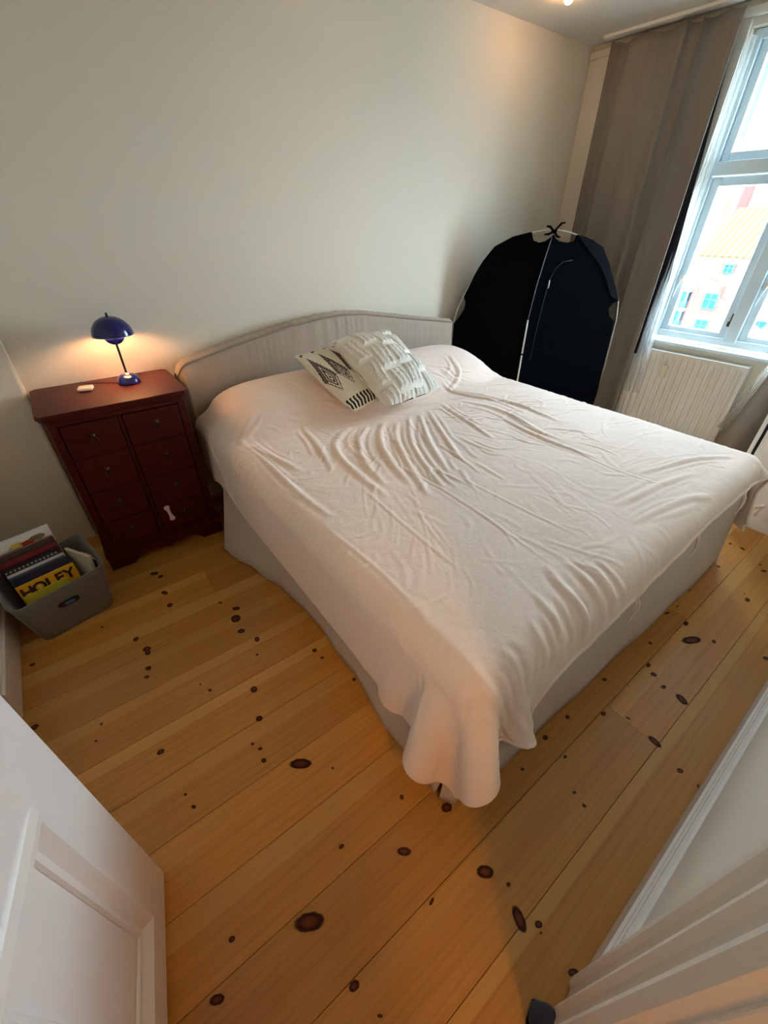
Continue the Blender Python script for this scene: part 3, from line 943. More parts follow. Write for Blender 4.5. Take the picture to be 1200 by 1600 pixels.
# seam piping along the foot hem and its tie ribbons
hem = DP[-1]
ii = np.linspace(int(nx_*.12), int(nx_*.98), 120).astype(int)
part('hem_flap', MB().tube([tuple(hem[i]+np.array([0, -.006, -.004+.004*math.sin(i*.23)])) for i in ii], .0075, 6), M_DUVET, duv, smooth=True)
def tie(px, py, pz, pts, r=.004):
    return part('tie_ribbon', MB().tube([(px+a, py+b, pz+c) for a, b, c in pts], r, 6), M_DUVET, duv, smooth=True)
for fx in (.44, .60, .78):
    h = hem[int(nx_*fx)]
    tie(*h, [(0, -.01, 0), (-.004, -.02, -.03), (.006, -.022, -.07), (-.012, -.02, -.10)])
    tie(*h, [(.004, -.01, 0), (.018, -.02, -.03), (.022, -.024, -.06), (.03, -.02, -.085)])
h = hem[int(nx_*.96)]
tie(h[0]+.01, h[1], h[2]+.03, [(0, -.01, 0), (.02, -.035, .015), (.045, -.03, .005), (.05, -.02, -.03), (.035, -.02, -.055)], .008)

# ------------------------------------------------------------------ cushions
def cushion(BL, BR, TL, thick, fn=None, n=110, pinch=.05):
    BL, BR, TL = Vector(BL), Vector(BR), Vector(TL)
    ex, ey = BR-BL, TL-BL
    W, H = ex.length, ey.length
    ex.normalize()
    ey = (ey-ex*ey.dot(ex)).normalized()
    en = ex.cross(ey)
    c = BL+ex*W/2+ey*H/2
    def P(u, v, side, extra=0.):
        a = max(0., (1-u*u)); b = max(0., (1-v*v))
        t = thick*(a**.6)*(b**.6)
        k = 1-.055*(u*v)**4; x = W/2*u*(1-pinch*b*abs(u)**3)*k; y = H/2*v*(1-pinch*a*abs(v)**3)*k
        return c+ex*x+ey*y+en*(side*(t+extra))
    front = [[P(-1+2*i/n, -1+2*j/n, 1, fn(-1+2*i/n, -1+2*j/n) if fn else 0) for i in range(n+1)] for j in range(n+1)]
    back = [[P(-1+2*i/n, -1+2*j/n, -1) for i in range(n+1)] for j in range(n+1)]
    return front, back, n

def colored(name, front, back, n, parent, colfn, rough=.9):
    me_name = name
    t = NT(name+'_print')
    at = t.n('ShaderNodeAttribute', attribute_name='print')
    nz = t.noise(t.coords(), 380, 2)
    c = t.mix(.18, (at, 'Color'), t.mix((nz, 0), (.25, .24, .22), (1, 1, 1)), 'MULTIPLY')
    t.base(c)
    t.b.inputs['Roughness'].default_value = rough
    t.b.inputs['Specular IOR Level'].default_value = .1
    t.bump((nz, 0), .4, .003)
    mb = MB().grid(front).grid(back, flip=True)
    o = part(name, mb, t.m, parent, smooth=True)
    at_ = o.data.color_attributes.new('print', 'FLOAT_COLOR', 'POINT')
    cols_ = []
    for j in range(n+1):
        for i in range(n+1):
            cols_ += [*colfn(-1+2*i/n, -1+2*j/n), 1]
    for j in range(n+1):
        for i in range(n+1):
            cols_ += [*lin((226, 216, 196)), 1]
    at_.data.foreach_set('color', cols_)
    return o

CREAMC, DKC, MIDC = lin((230, 221, 202)), lin((38, 30, 28)), lin((112, 104, 98))
def ikat(u, v):
    y = (v+1)/2                                  # 0 bottom .. 1 top
    x = u
    if y < .155:
        return DKC if (math.sin(x*PI*17+.6*math.sin(y*60)) > -.1 and y > .015) else CREAMC
    # tall lozenges in columns
    per = .40
    xx = ((x+.06*(y-.5)+per/2) % per)-per/2
    jag = .012*math.sin(y*150)
    y0, y1 = .27, .86
    ym = .48
    half = .185*((y-y0)/(ym-y0) if y < ym else (y1-y)/(y1-ym))
    if y0 < y < y1:
        d = half-abs(xx)+jag*.5
        if d > 0:
            yc = (y-ym)
            r = abs(xx)/.185+abs(yc)/(.21 if yc < 0 else .38)
            if d < .022: return DKC
            if y > ym and d < .075: return MIDC
            inner = 1-r
            if r < .12: return DKC
            if r < .26: return CREAMC
            if r < .42: return DKC
            if r < .53: return CREAMC
            if r < .68: return DKC
            return MIDC if y > ym-.02 else CREAMC
    if .93 < y < .955 and abs(xx) < .06:
        return DKC
    if .905 < y < .93 and -.06 < xx < -.02:
        return DKC
    return CREAMC
cu = thing('cushion', 'cream cushion with black ikat diamonds and a striped lower edge', 'cushion', (1.18, -.55, .68))
fr_, bk_, n = cushion((1.05, -.80, .655), (1.44, -.70, .650), (1.075, -.375, .850), .062, lambda u, v: .003*math.sin(7*u+3*v), n=150)
colored('cushion_cover', fr_, bk_, n, cu, ikat)
tas = MB()
cnr = Vector(fr_[-1][-1])
for k in range(8):
    a = k*.8
    tas.tube([cnr, cnr+Vector((.004*math.cos(a), .004*math.sin(a), .012)), cnr+Vector((.012*math.cos(a), .010*math.sin(a), .026))], .0022, 5)
part('tassel', tas, mat('cream_yarn', (226, 216, 196), .95), cu)

blocks = []
rb_ = random.Random(5)
for cx in range(4):
    y = -1.0 - rb_.uniform(0, .3)
    while y < .95:
        hgt = rb_.uniform(.42, .66)
        blocks.append((-.97+cx*.49, -.97+cx*.49+.445, y, min(.97, y+hgt)))
        y += hgt+.05
rr = np.random.default_rng(3)
fuzz = rr.random((200, 200))
def sstep(x):
    x = min(1, max(0, x))
    return x*x*(3-2*x)
def tuft(u, v):
    z = .004*math.sin(5*u+4*v)+.003*math.sin(8*v-3*u)
    for a, b, c, d in blocks:
        uu = u+.03*math.sin(6*v+a*9)
        if a < uu < b and c < v < d:
            k = sstep(min(uu-a, b-uu, v-c, d-v)/.07)
            return z + k*(.008+.005*fuzz[int((u+1)*99.9*.999), int((v+1)*99.9*.999)]+.002*math.sin(40*uu))
    return z
cu2 = thing('cushion', 'chunky white tufted cushion leaning on the patterned cushion', 'cushion', (1.43, -.62, .70))
fr_, bk_, n = cushion((1.215, -.865, .655), (1.655, -.790, .650), (1.335, -.44, .895), .080, tuft, n=150, pinch=.04)
mb = MB().grid(fr_).grid(bk_, flip=True)
part('cushion_cover', mb, fabric('white_tufted_wool', (233, 229, 218), 300, var=.05, wrinkle=.12, wscale=40), cu2, smooth=True)

# ------------------------------------------------------------------ nightstand
ns = thing('nightstand', 'dark red mahogany chest of small drawers beside the bed', 'nightstand', (.125, -.22, 0))
nx0, nx1, nyf, nyb = -.136, .388, -.405, -.028
part('carcass', MB().box(nx0+.004, nx1-.004, nyf+.018, nyb, .10, .765), M_MAHO, ns, bevel=.002)
ff = MB().box(nx0, nx0+.03, nyf, nyf+.02, .10, .765).box(nx1-.03, nx1, nyf, nyf+.02, .10, .765).box(nx0+.03, nx1-.03, nyf, nyf+.02, .742, .765)
ff.box(.108, .124, nyf+.002, nyf+.02, .11, .742)
rows_z = [(.117, .252), (.264, .418), (.430, .588), (.600, .738)]
for z in (.258, .424, .594):
    ff.box(nx0+.03, nx1-.03, nyf+.001, nyf+.02, z-.006, z+.006)
part('face_frame', ff, M_MAHO, ns, bevel=.002)
for (x0, x1), px in (((nx0+.034, .105), -.002), ((.127, nx1-.034), .248)):
    for z0, z1 in rows_z:
        d = part('drawer', MB().box(x0, x1, nyf-.004, nyf+.018, z0, z1), M_MAHO, ns, bevel=.004)
        zc = (z0+z1)/2+.002
        pu = MB().lathe([(.012, 0), (.012, .003), (.006, .006), (.004, .012), (0, .013)], (px, nyf-.004, zc+.010), 14, Matrix.Rotation(PI/2, 4, 'X'))
        pu.tube([(px+.013*math.sin(a), nyf-.014-.004*(1-math.cos(a))/2, zc+.008-.014*(1-math.cos(a))) for a in np.linspace(0, 2*PI, 17)[:-1]], .0019, 6, closed=True)
        part('ring_pull', pu, M_BRASS, d, smooth=True)
def cut_poly(x0, x1, y0, y1, c):
    return [(x0+c, y0), (x1-c, y0), (x1, y0+c), (x1, y1-c), (x1-c, y1), (x0+c, y1), (x0, y1-c), (x0, y0+c)]
tp = MB()
for (e, z0, z1) in ((.010, .762, .772), (.020, .772, .782), (.026, .782, .800)):
    tp.prism(cut_poly(nx0-e, nx1+e, nyf-e, nyb+.012, .02), (0, 0, z0), (1, 0, 0), (0, 1, 0), (0, 0, 1), z1-z0)
part('top', tp, M_MAHO, ns, bevel=.003, seg=3)
bm_ = MB()
for e, z0, z1 in ((.018, .070, .092), (.010, .092, .104), (.004, .104, .114)):
    bm_.box(nx0-e, nx1+e, nyf-e, nyb, z0, z1)
part('base_moulding', bm_, M_MAHO, ns, bevel=.003)
# scalloped front apron with bracket feet
xa, xb = nx0-.014, nx1+.014
wd_ = xb-xa
ap = [(0, 0), (.105, 0), (.112, .012), (.13, .026), (.155, .040), (.19, .044), (.225, .038), (wd_/2-.012, .030), (wd_/2, .022)]
ap = ap + [(wd_-a, b) for a, b in ap[:-1][::-1]] + [(wd_, .072), (0, .072)]
part('apron', MB().prism(ap, (xa, nyf-.014, 0), (1, 0, 0), (0, 0, 1), (0, 1, 0), .018), M_MAHO, ns, bevel=.002)
sa = [(0, 0), (.09, 0), (.12, .03), (.18, .044), (.24, .03), (.27, 0), (.385, 0), (.385, .072), (0, .072)]
for x in (xa, xb-.016):
    part('apron', MB().prism(sa, (x, nyf-.012, 0), (0, 1, 0), (0, 0, 1), (1, 0, 0), .016), M_MAHO, ns, bevel=.002)

# bone-shaped catch stuck on the drawers
prof_b = []
for t_ in np.linspace(0, 1, 25):
    zz_ = (t_-.5)*.094
    e_ = abs(zz_)
    rad_b = math.sqrt(max(0, .0145**2-(e_-.0325)**2)) if e_ > .0325 else (.0078+.0067*(e_/.0325)**3)
    prof_b.append((max(rad_b, .0001), zz_))
mt = Matrix.Rotation(math.radians(-8), 4, 'Y') @ Matrix.Diagonal((1, .55, 1, 1))
bone = MB().lathe(prof_b, (.174, nyf-.013, .214), 20, mt)
bo = part('drawer_catch', bone, mat('pale_pink_plastic', (222, 196, 204), .35), None, smooth=True)
tag(bo, 'small pale pink bone-shaped catch on the lowest drawers', 'catch')

# ------------------------------------------------------------------ table lamp
LX, LY = .222, -.165
lamp = thing('table_lamp', 'cobalt blue mushroom-shaped table lamp glowing on the nightstand', 'lamp', (LX, LY, .80))
bs = [(.049, .800), (.0495, .806), (.047, .818), (.041, .829), (.031, .837), (.016, .842), (.006, .8435), (0, .844)]
part('base', MB().lathe(bs, (LX, LY, 0), 36), M_BLUE, lamp, smooth=True)
bt = Vector((LX, LY, .8435))+Vector((0, -.012, -.001))
part('switch', MB().lathe([(.0085, -.002), (.0085, .002), (.005, .003), (.004, .001), (0, .001)], bt, 20, Matrix.Rotation(.35, 4, 'X')), mat('white_plastic', (235, 233, 228), .3), lamp, smooth=True)
part('stem', MB().tube([(LX, LY, .84), (LX, LY, 1.10)], .0048, 12), M_BLACKM, lamp, smooth=True)
dome = [(.0825*math.cos(a), 1.010+.077*math.sin(a)) for a in np.linspace(0, PI/2*.985, 16)]
inner = [(r*.975, z-.0018) for r, z in dome[::-1]]
sh_o = part('shade', MB().lathe(dome, (LX, LY, 0), 48, cap=False), M_BLUE, lamp, smooth=True)
part('shade_lining', MB().lathe(inner, (LX, LY, 0), 48, cap=False), mat('white_lacquer', (236, 230, 220), .4), lamp, smooth=True)
bowl = [(.012, .972)] + [(.043*math.cos(a), 1.010+.040*math.sin(a)) for a in np.linspace(-PI/2*.85, .15, 12)]
part('lower_bowl', MB().lathe(bowl, (LX, LY, 0), 40, cap=False), M_BLUE, lamp, smooth=True)
part('finial', MB().lathe([(.005, 1.084), (.005, 1.094), (.002, 1.098), (0, 1.098)], (LX, LY, 0), 12), M_BLACKM, lamp, smooth=True)
M_GLOWL = glow('warm_lamp_bulb', (255, 190, 130), 75.)
part('bulb', MB().lathe([(.025*math.cos(a)+.0001, 1.034+.022*math.sin(a)) for a in np.linspace(-PI/2, PI/2, 9)], (LX, LY, 0), 16), M_GLOWL, lamp, smooth=True)
part('cable', MB().tube([(LX-.045, LY+.01, .8025), (.15, -.125, .8025), (.10, -.095, .8025), (.06, -.075, .803), (.045, -.05, .803), (.04, -.02, .803), (.038, -.012, .79), (.038, -.012, .60)], .0014, 6), M_BLACKM, lamp, smooth=True)

gd = MB()
me = Matrix.Translation((.045, -.165, .8)) @ Matrix.Rotation(-.25, 4, 'Z')
gd.box(-.030, .030, -.025, .025, .0005, .016, me)
go = part('white_gadget', gd, mat('ivory_gloss_plastic', (240, 234, 214), .3), None, bevel=.0065, seg=4, smooth=True)
tag(go, 'small ivory rounded square gadget lying on the nightstand', 'gadget')

# ------------------------------------------------------------------ basket of books
BA = math.radians(13)
bo_ = Vector((-.345, -.575, 0))
bx_, by_ = Vector((math.cos(BA), math.sin(BA), 0)), Vector((-math.sin(BA), math.cos(BA), 0))
def bl(a, b, z):
    return bo_ + bx_*a + by_*b + Vector((0, 0, z))
bk = thing('storage_basket', 'grey woven plastic basket full of books on the floor', 'basket', tuple(bo_), BA)
def rrect(w, d, r, n=6):
    out = []
    for cx, cy, a0 in ((w-r, -d+r, -PI/2), (w-r, d-r, 0), (-w+r, d-r, PI/2), (-w+r, -d+r, PI)):
        for k in range(n+1):
            a = a0+PI/2*k/n
            out.append((cx+r*math.cos(a), cy+r*math.sin(a)))
    return out
def rim_z(a, b):
    return .205+.05*max(0, (a/.18))**2 + .02*max(0, -a/.18)**2
P = []
lv = [0, .01, .04, .09, .14, .19, 1.0]
for j in range(11):
    t = j/10
    w0, d0 = .135+.035*t, .128+.027*t
    P.append([tuple(bl(a, b, t*rim_z(a, b))) for a, b in rrect(w0, d0, .035)])
mb = MB().grid(P, wrapx=True)
mb.add([tuple(bl(a, b, .003)) for a, b in rrect(.134, .127, .035)], [tuple(range(28))])
part('basket_body', mb, M_FELT, bk, smooth=True, solid=.005)
rim = [tuple(bl(a, b, rim_z(a, b))) for a, b in rrect(.171, .156, .035)]
part('rim', MB().tube(rim, .0045, 6, closed=True), M_FELT, bk, smooth=True)
slot = []
for k in range(20):
    a = 2*PI*k/20
    slot.append((.038*math.copysign(abs(math.cos(a))**.6, math.cos(a)), .012*math.sin(a)))
part('handle_slot', MB().prism(slot, bl(.0, -.1535, .150), bx_, (0, .10, 1), -by_, .006), mat('dark_recess', (26, 24, 24), .8), bk, label='dark oval grip hole')
part('handle_slot_glimpse', MB().prism([(a*.5-.002, b*.55) for a, b in slot], bl(.004, -.1585, .150), bx_, (0, .10, 1), -by_, .002), mat('blue_print', (62, 106, 160), .5), bk, label='blue book seen through the grip hole')

def text_mesh(s, size, matname, m, o, ex, ey, parent, name='lettering', extrude=.0004):
    cv = bpy.data.curves.new(name, 'FONT')
    cv.body = s
    cv.size = size
    cv.extrude = extrude
    cv.align_x = 'CENTER'
    cv.offset = size*.035
    ob = bpy.data.objects.new('tmp_text', cv)
    COL.objects.link(ob)
    dg = bpy.context.evaluated_depsgraph_get()
    me = bpy.data.meshes.new_from_object(ob.evaluated_get(dg))
    bpy.data.objects.remove(ob)
    en = ex.cross(ey)
    vs = [o+ex*v.co.x+ey*v.co.y+en*v.co.z for v in me.vertices]
    fs = [tuple(p.vertices) for p in me.polygons]
    mb = MB(); mb.add(vs, fs)
    return part(name, mb, m, parent)

M_PAGE = mat('book_pages', (224, 216, 198), .8, var=.06, nscale=200)
def book(label, w, h, t, base_a, base_b, lean, rgb, z0=.012, yaw=0., var=.05, group='books standing in the grey basket', hard=.0025):
    """book standing in the basket, cover toward the camera, leaning back by `lean`"""
    ca, sa_ = math.cos(yaw), math.sin(yaw)
    ex = bx_*ca+by_*sa_
    back = by_*ca-bx_*sa_
    ey = (Vector((0, 0, 1))*math.cos(lean)+back*math.sin(lean)).normalized()
    en = ex.cross(ey)                       # toward the camera
    o = bl(base_a, base_b, z0)
    b = thing('book', label, 'book', tuple(o), group=group)
    m = mat('book_cover_%d_%d_%d' % rgb, rgb, .38, var=var, nscale=25)
    mb = MB()
    rc = [(-w/2, 0), (w/2, 0), (w/2, h), (-w/2, h)]
    mb.prism(rc, o-en*hard, ex, ey, en, hard).prism(rc, o-en*t, ex, ey, en, hard)
    mb.prism([(-w/2, 0), (-w/2+.003, 0), (-w/2+.003, h), (-w/2, h)], o-en*t, ex, ey, en, t)
    part('cover', mb, m, b)
    part('pages', MB().prism([(-w/2+.003, .003), (w/2-.003, .003), (w/2-.003, h-.003), (-w/2+.003, h-.003)], o-en*(t-hard), ex, ey, en, t-2*hard), M_PAGE, b)
    return b, o, ex, ey, en
def patch(b, poly, o, ex, ey, en, rgb, name='cover_print', lift=.0003, th=.0005):
    return part(name, MB().prism(poly, o+en*lift, ex, ey, en, th), mat('print_%d_%d_%d' % rgb, rgb, .4), b)
def blob(cx, cy, rx_, ry_, n=18, wob=.15, seed=0):
    r = random.Random(seed)
    return [(cx+rx_*math.cos(2*PI*k/n)*(1+r.uniform(-wob, wob)), cy+ry_*math.sin(2*PI*k/n)*(1+r.uniform(-wob, wob))) for k in range(n)]

b, o, ex, ey, en = book('tall white picture book with a small yellow bird at the back of basket', .215, .345, .012, -.020, .090, .10, (222, 218, 210))
patch(b, blob(-.02, .310, .022, .012, seed=1), o, ex, ey, en, (206, 180, 70), 'bird_print')
patch(b, [(-.035, .308), (-.052, .303), (-.036, .302)], o, ex, ey, en, (60, 50, 40), 'bird_print')
patch(b, blob(.018, .305, .026, .011, seed=2), o, ex, ey, en, (170, 44, 30), 'bird_print')
patch(b, blob(.055, .312, .03, .012, seed=3), o, ex, ey, en, (110, 96, 60), 'bird_print')
b, o, ex, ey, en = book('dark red book with olive top band in the basket', .21, .305, .016, -.024, .055, .13, (92, 24, 30))
patch(b, [(-.105, .275), (.105, .275), (.105, .303), (-.105, .303)], o, ex, ey, en, (70, 58, 46))
b, o, ex, ey, en = book('maroon hardback standing just before the dark red book', .205, .285, .012, -.020, .030, .15, (110, 30, 36))
b, o, ex, ey, en = book('black comic book with a row of white lettering marks and pale green creature', .205, .268, .010, -.022, .010, .17, (24, 24, 28))
for k in range(13):
    patch(b, [(-.098+k*.0145, .245), (-.090+k*.0145, .245), (-.089+k*.0145, .254), (-.097+k*.0145, .254)], o, ex, ey, en, (150, 148, 142), 'lettering')
patch(b, blob(-.05, .195, .030, .020, seed=5, wob=.25), o, ex, ey, en, (128, 132, 110), 'creature_print')
patch(b, blob(.005, .210, .040, .018, seed=6, wob=.25), o, ex, ey, en, (116, 134, 112), 'creature_print')
patch(b, blob(.06, .222, .032, .013, seed=7, wob=.25), o, ex, ey, en, (124, 130, 96), 'creature_print')
patch(b, [(.075, .205), (.1, .205), (.1, .255), (.085, .245)], o, ex, ey, en, (104, 26, 28))
patch(b, blob(-.078, .185, .020, .018, seed=8), o, ex, ey, en, (104, 26, 28))
b, o, ex, ey, en = book('thin white magazine tucked among the dark books', .20, .246, .004, -.020, -.010, .20, (206, 206, 202), hard=.0012)
b, o, ex, ey, en = book('navy blue book right behind the yellow book', .20, .236, .012, -.014, -.034, .19, (40, 42, 66))
b, o, ex, ey, en = book('slate grey booklet between magazine and navy book', .198, .240, .005, -.022, -.020, .19, (78, 84, 94), hard=.0012)
b, o, ex, ey, en = book('orange yellow picture book with dark HOLEY title lettering', .205, .215, .012, -.016, -.060, .18, (228, 168, 32))
M_LET = mat('title_ink', (56, 20, 40), .5)
for s_, ax in (('H', -.076), ('O', -.034), ('L', .004), ('E', .038), ('Y', .074)):
    text_mesh(s_, .060, 'ink', M_LET, o+ex*ax+ey*.160+en*.0006, ex, ey, b)
patch(b, blob(-.034, .181, .009, .009, seed=1, wob=.02), o, ex, ey, en, (236, 214, 90), 'egg_print', .001)
b, o, ex, ey, en = book('thin lime yellow book at the very front of the basket', .155, .190, .006, -.036, -.090, .12, (214, 200, 60), hard=.0015)
# slim volumes at the right end, spines upward
def side_book(label, a, bpos, w, h, t, rgb, lean):
    return book(label, w, h, t, a, bpos, lean, rgb, yaw=math.radians(-72))
side_book('cream edged paperback at the right end of the basket', .100, -.01, .15, .240, .012, (198, 188, 164), .06)
side_book('purple patterned paperback near the right basket wall', .117, -.01, .13, .205, .012, (84, 74, 120), .10)
side_book('tan notebook against the right basket wall', .130, .0, .12, .195, .009, (150, 120, 84), .12)

# ------------------------------------------------------------------ folded pop-up tent leaning in the corner
tA, tB = Vector((2.445, -.105, 0)), Vector((3.325, -.825, 0))
te = (tB-tA).normalized(); tn = Vector((te.y, -te.x, 0))
if tn.dot(CAM-tA) < 0: tn = -tn
tent = thing('folded_tent', 'black folded pop-up tent with wire rim and bow in the corner', 'tent', tuple((tA+tB)/2))
left_poly = [(.03, .02), (-.012, .40), (-.022, .80), (.012, .845), (.045, .90), (.05, .945), (.034, .98), (.09, 1.12), (.14, 1.205), (.206, 1.29), (.317, 1.346), (.438, 1.374), (.448, 1.345), (.458, 1.325), (.50, 1.313), (.54, 1.322), (.572, 1.345), (.556, 1.25), (.53, 1.05), (.514, .836), (.52, .39), (.53, .02)]
right_poly = [(.53, .02), (.52, .39), (.514, .836), (.53, 1.05), (.556, 1.25), (.572, 1.345), (.588, 1.36), (.60, 1.338), (.63, 1.322), (.68, 1.315), (.728, 1.319), (.733, 1.34), (.737, 1.360), (.80, 1.346), (.86, 1.325), (.925, 1.292), (.985, 1.21), (1.036, 1.127), (1.085, 1.05), (1.133, .968), (1.095, .950), (1.078, .915), (1.10, .865), (1.142, .835), (1.158, .57), (1.175, .30), (1.16, .02)]
part('left_panel', MB().prism(left_poly, tA, te, (0, 0, 1), tn, -.030), M_BLACK, tent, bevel=.006)
part('right_panel', MB().prism(right_poly, tA+tn*.004, te, (0, 0, 1), tn, -.030), M_BLACK_LIT, tent, bevel=.006)
def tp_(s, z, d=0.): return tA+te*s+tn*d+Vector((0, 0, z))
part('rim_wire', MB().tube([tp_(.03, .0, -.014), tp_(-.03, .45, -.014), tp_(-.026, .80, -.014), tp_(-.006, .90, -.014), tp_(.030, .99, -.014), tp_(.09, 1.118, -.014), tp_(.206, 1.286, -.014), tp_(.317, 1.342, -.014), tp_(.44, 1.370, -.014), tp_(.52, 1.384, -.014), tp_(.60, 1.386, -.014), tp_(.68, 1.374, -.014), tp_(.737, 1.358, -.014), tp_(.86, 1.322, -.014), tp_(.925, 1.29, -.014), tp_(1.036, 1.124, -.014), tp_(1.135, .966, -.014), tp_(1.150, .90, -.014), tp_(1.160, .84, -.014), tp_(1.175, .5, -.014), tp_(1.165, .0, -.014)], .0042, 6), mat('pale_wire', (196, 192, 184), .35, metal=.3), tent, smooth=True)
part('seam_piping', MB().tube([tp_(.572, 1.345, .006), tp_(.556, 1.25, .007), tp_(.53, 1.05, .007), tp_(.514, .836, .007)], .0032, 6), mat('grey_piping', (122, 124, 130), .5), tent, smooth=True)
part('seam_rod', MB().tube([tp_(.514, .836, .008), tp_(.516, .60, .008)], .006, 8).tube([tp_(.516, .585, .008), tp_(.52, .30, .008)], .006, 8), mat('white_rod', (224, 222, 216), .4), tent, smooth=True)
part('shoulder_band', MB().prism([(.737, 1.357), (.80, 1.342), (.86, 1.322), (.922, 1.288), (.985, 1.207), (1.036, 1.124), (1.085, 1.046), (1.128, .966), (1.06, 1.0), (1.0, 1.10), (.93, 1.19), (.84, 1.265)], tA+tn*.006, te, (0, 0, 1), tn, .003), fabric('top_lit_band', (13, 18, 26), 400, sheen=0), tent)  # pocket hem, coloured lighter as if lit from above
zp = [tp_(.74, 1.215, .007), tp_(.68, 1.205, .007), tp_(.635, 1.16, .007), tp_(.612, 1.09, .007), tp_(.60, .95, .007), tp_(.59, .75, .007), tp_(.585, .55, .007)]
part('zipper', MB().tube(zp, .0018, 5), mat('zip_grey', (58, 64, 74), .4), tent, smooth=True)
part('zip_pull', MB().tube([tp_(.612, 1.095, .01), tp_(.613, 1.045, .012)], .0045, 6), mat('zip_silver', (190, 192, 196), .3, metal=.6), tent, smooth=True)
bw = MB()
for s, z in ((-.055, .03), (.06, .05), (-.06, -.015), (.045, -.03)):
    bw.tube([tp_(.578, 1.375, .008), tp_(.578+s*.6, 1.375+z*.9, .014), tp_(.578+s, 1.375+z, .010)], [.006, .008, .005], 6)
bw.tube([tp_(.562, 1.378, .006), tp_(.594, 1.374, .006)], .012, 8)
part('tie_bow', bw, M_BLACK, tent, smooth=True)

# ------------------------------------------------------------------ ceiling lamp, slipper
CL = Vector((2.767, -.373, 0))
clp = thing('ceiling_lamp', 'small bare warm bulb glowing on the ceiling', 'ceiling lamp', (CL.x, CL.y, 2.30))
part('ceiling_rose', MB().lathe([(.042, 2.4045), (.042, 2.400), (.034, 2.395), (.024, 2.394)], (CL.x, CL.y, 0), 24), M_METALW, clp, smooth=True)
part('bulb', MB().lathe([(.0001, 2.364)] + [(.022*math.cos(a), 2.384+.020*math.sin(a)) for a in np.linspace(-PI/2*.9, PI/2*.5, 12)], (CL.x, CL.y, 0), 24), glow('warm_ceiling_bulb', (255, 186, 112), 30.), clp, smooth=True)

# hall lamp behind the camera that lights the floor through the doorway
hl = thing('hall_lamp', 'warm glass globe lamp hanging in the hall outside doorway', 'lamp', (-.22, -3.45, 1.95))
part('globe', MB().lathe([(.0001, 1.88)]+[(.055*math.cos(a), 1.935+.055*math.sin(a)) for a in np.linspace(-PI/2*.9, PI/2*.8, 12)], (-.22, -3.45, 0), 24), glow('warm_hall_globe', (255, 190, 112), 52.), hl, smooth=True)
part('cord', MB().tube([(-.22, -3.45, 1.985), (-.22, -3.45, ZC)], .004, 6), M_BLACKM, hl)

sp = thing('slipper', 'dark fuzzy slipper toe at the bottom edge by doorway', 'slipper', (.36, -2.66, 0))
SA = Vector((.31, .95, 0)).normalized()
SB = Vector((SA.y, -SA.x, 0))
s0 = Vector((.350, -2.530, 0))
P = []
for j in range(15):
    t = j/14
    L = -.25*t
    w_ = .045*math.sqrt(max(0.001, 1-(1-min(1, t*3.2))**2))*(1-.2*abs(t-.35))
    h_ = .052*math.sqrt(max(0.001, 1-(1-min(1, t*3.0))**2))
    row = []
    for k in range(20):
        a = 2*PI*k/20
        q = s0+SA*L+SB*(w_*math.cos(a))
        row.append((q.x, q.y, .004+h_*.5+h_*.5*math.sin(a)))
    P.append(row)
mb = MB().grid(P, wrapx=True)
part('upper', mb, M_SLIP, sp, smooth=True)
part('sole', MB().prism([((s0+SA*(-.25*t)).x+SB.x*sg*.047*math.sqrt(max(.001, 1-(1-min(1, t*3.2))**2)), (s0+SA*(-.25*t)).y+SB.y*sg*.047*math.sqrt(max(.001, 1-(1-min(1, t*3.2))**2))) for sg, ts in ((1, [i/12 for i in range(13)]), (-1, [i/12 for i in range(12, -1, -1)])) for t in ts], (0, 0, .0005), (1, 0, 0), (0, 1, 0), (0, 0, 1), .008), M_BLACKM, sp)

# ------------------------------------------------------------------ the street outside the window
def omat(name, rgb, rough=.9, **kw):
    return mat(name, rgb, rough, spec=0., **kw)
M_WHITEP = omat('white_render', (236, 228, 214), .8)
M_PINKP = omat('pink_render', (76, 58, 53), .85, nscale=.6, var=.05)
M_TEAL = omat('teal_window_paint', (50, 92, 102), .5)
M_DARKG = omat('dark_window_glass', (28, 64, 76), .1)
def tile_roof():
    t = NT('brown_tile_roof')
    mp = t.coords((1, 1, 1))
    wv = t.n('ShaderNodeTexWave', wave_type='BANDS', bands_direction='Y', _Scale=.55, _Distortion=0.)
    t.l(mp, 0, wv, 'Vector')
    nz = t.noise(mp, .8, 4)
    a = t.mix((nz, 0), lin((60, 53, 40)), lin((72, 64, 49)))
    t.base(t.mix(t.math('MULTIPLY', (wv, 'Fac'), .45), a, lin((34, 29, 21))))
    t.b.inputs['Roughness'].default_value = .9
    t.b.inputs['Specular IOR Level'].default_value = 0.
    return t.m
M_TILE = tile_roof()
FX = 52.5
bA = thing('apartment_building', 'building with sunlit facade coloured white and long brown tiled roof across the street', 'building', (57, 11, -18))
part('wall', MB().box(FX+.4, FX+10, 3, 17, -18, -1.0), M_WHITEP, bA)  # sunlit part of the pink facade, its brightness put into white colour
rf = MB().prism([(0, 0), (6.2, 3.75), (11, .1), (11, -.2), (0, -.2)], (FX-.2, 3, -1.0), (1, 0, 0), (0, 0, 1), (0, 1, 0), 14)
part('roof', rf, M_TILE, bA)
part('roof_window', MB().prism([(0, 0), (1.4, .85), (1.4, .92), (0, .07)], (FX+2.0, 11.0, .38), (1, 0, 0), (0, 0, 1), (0, 1, 0), .9), omat('skylight_glass', (120, 128, 130), .2), bA)
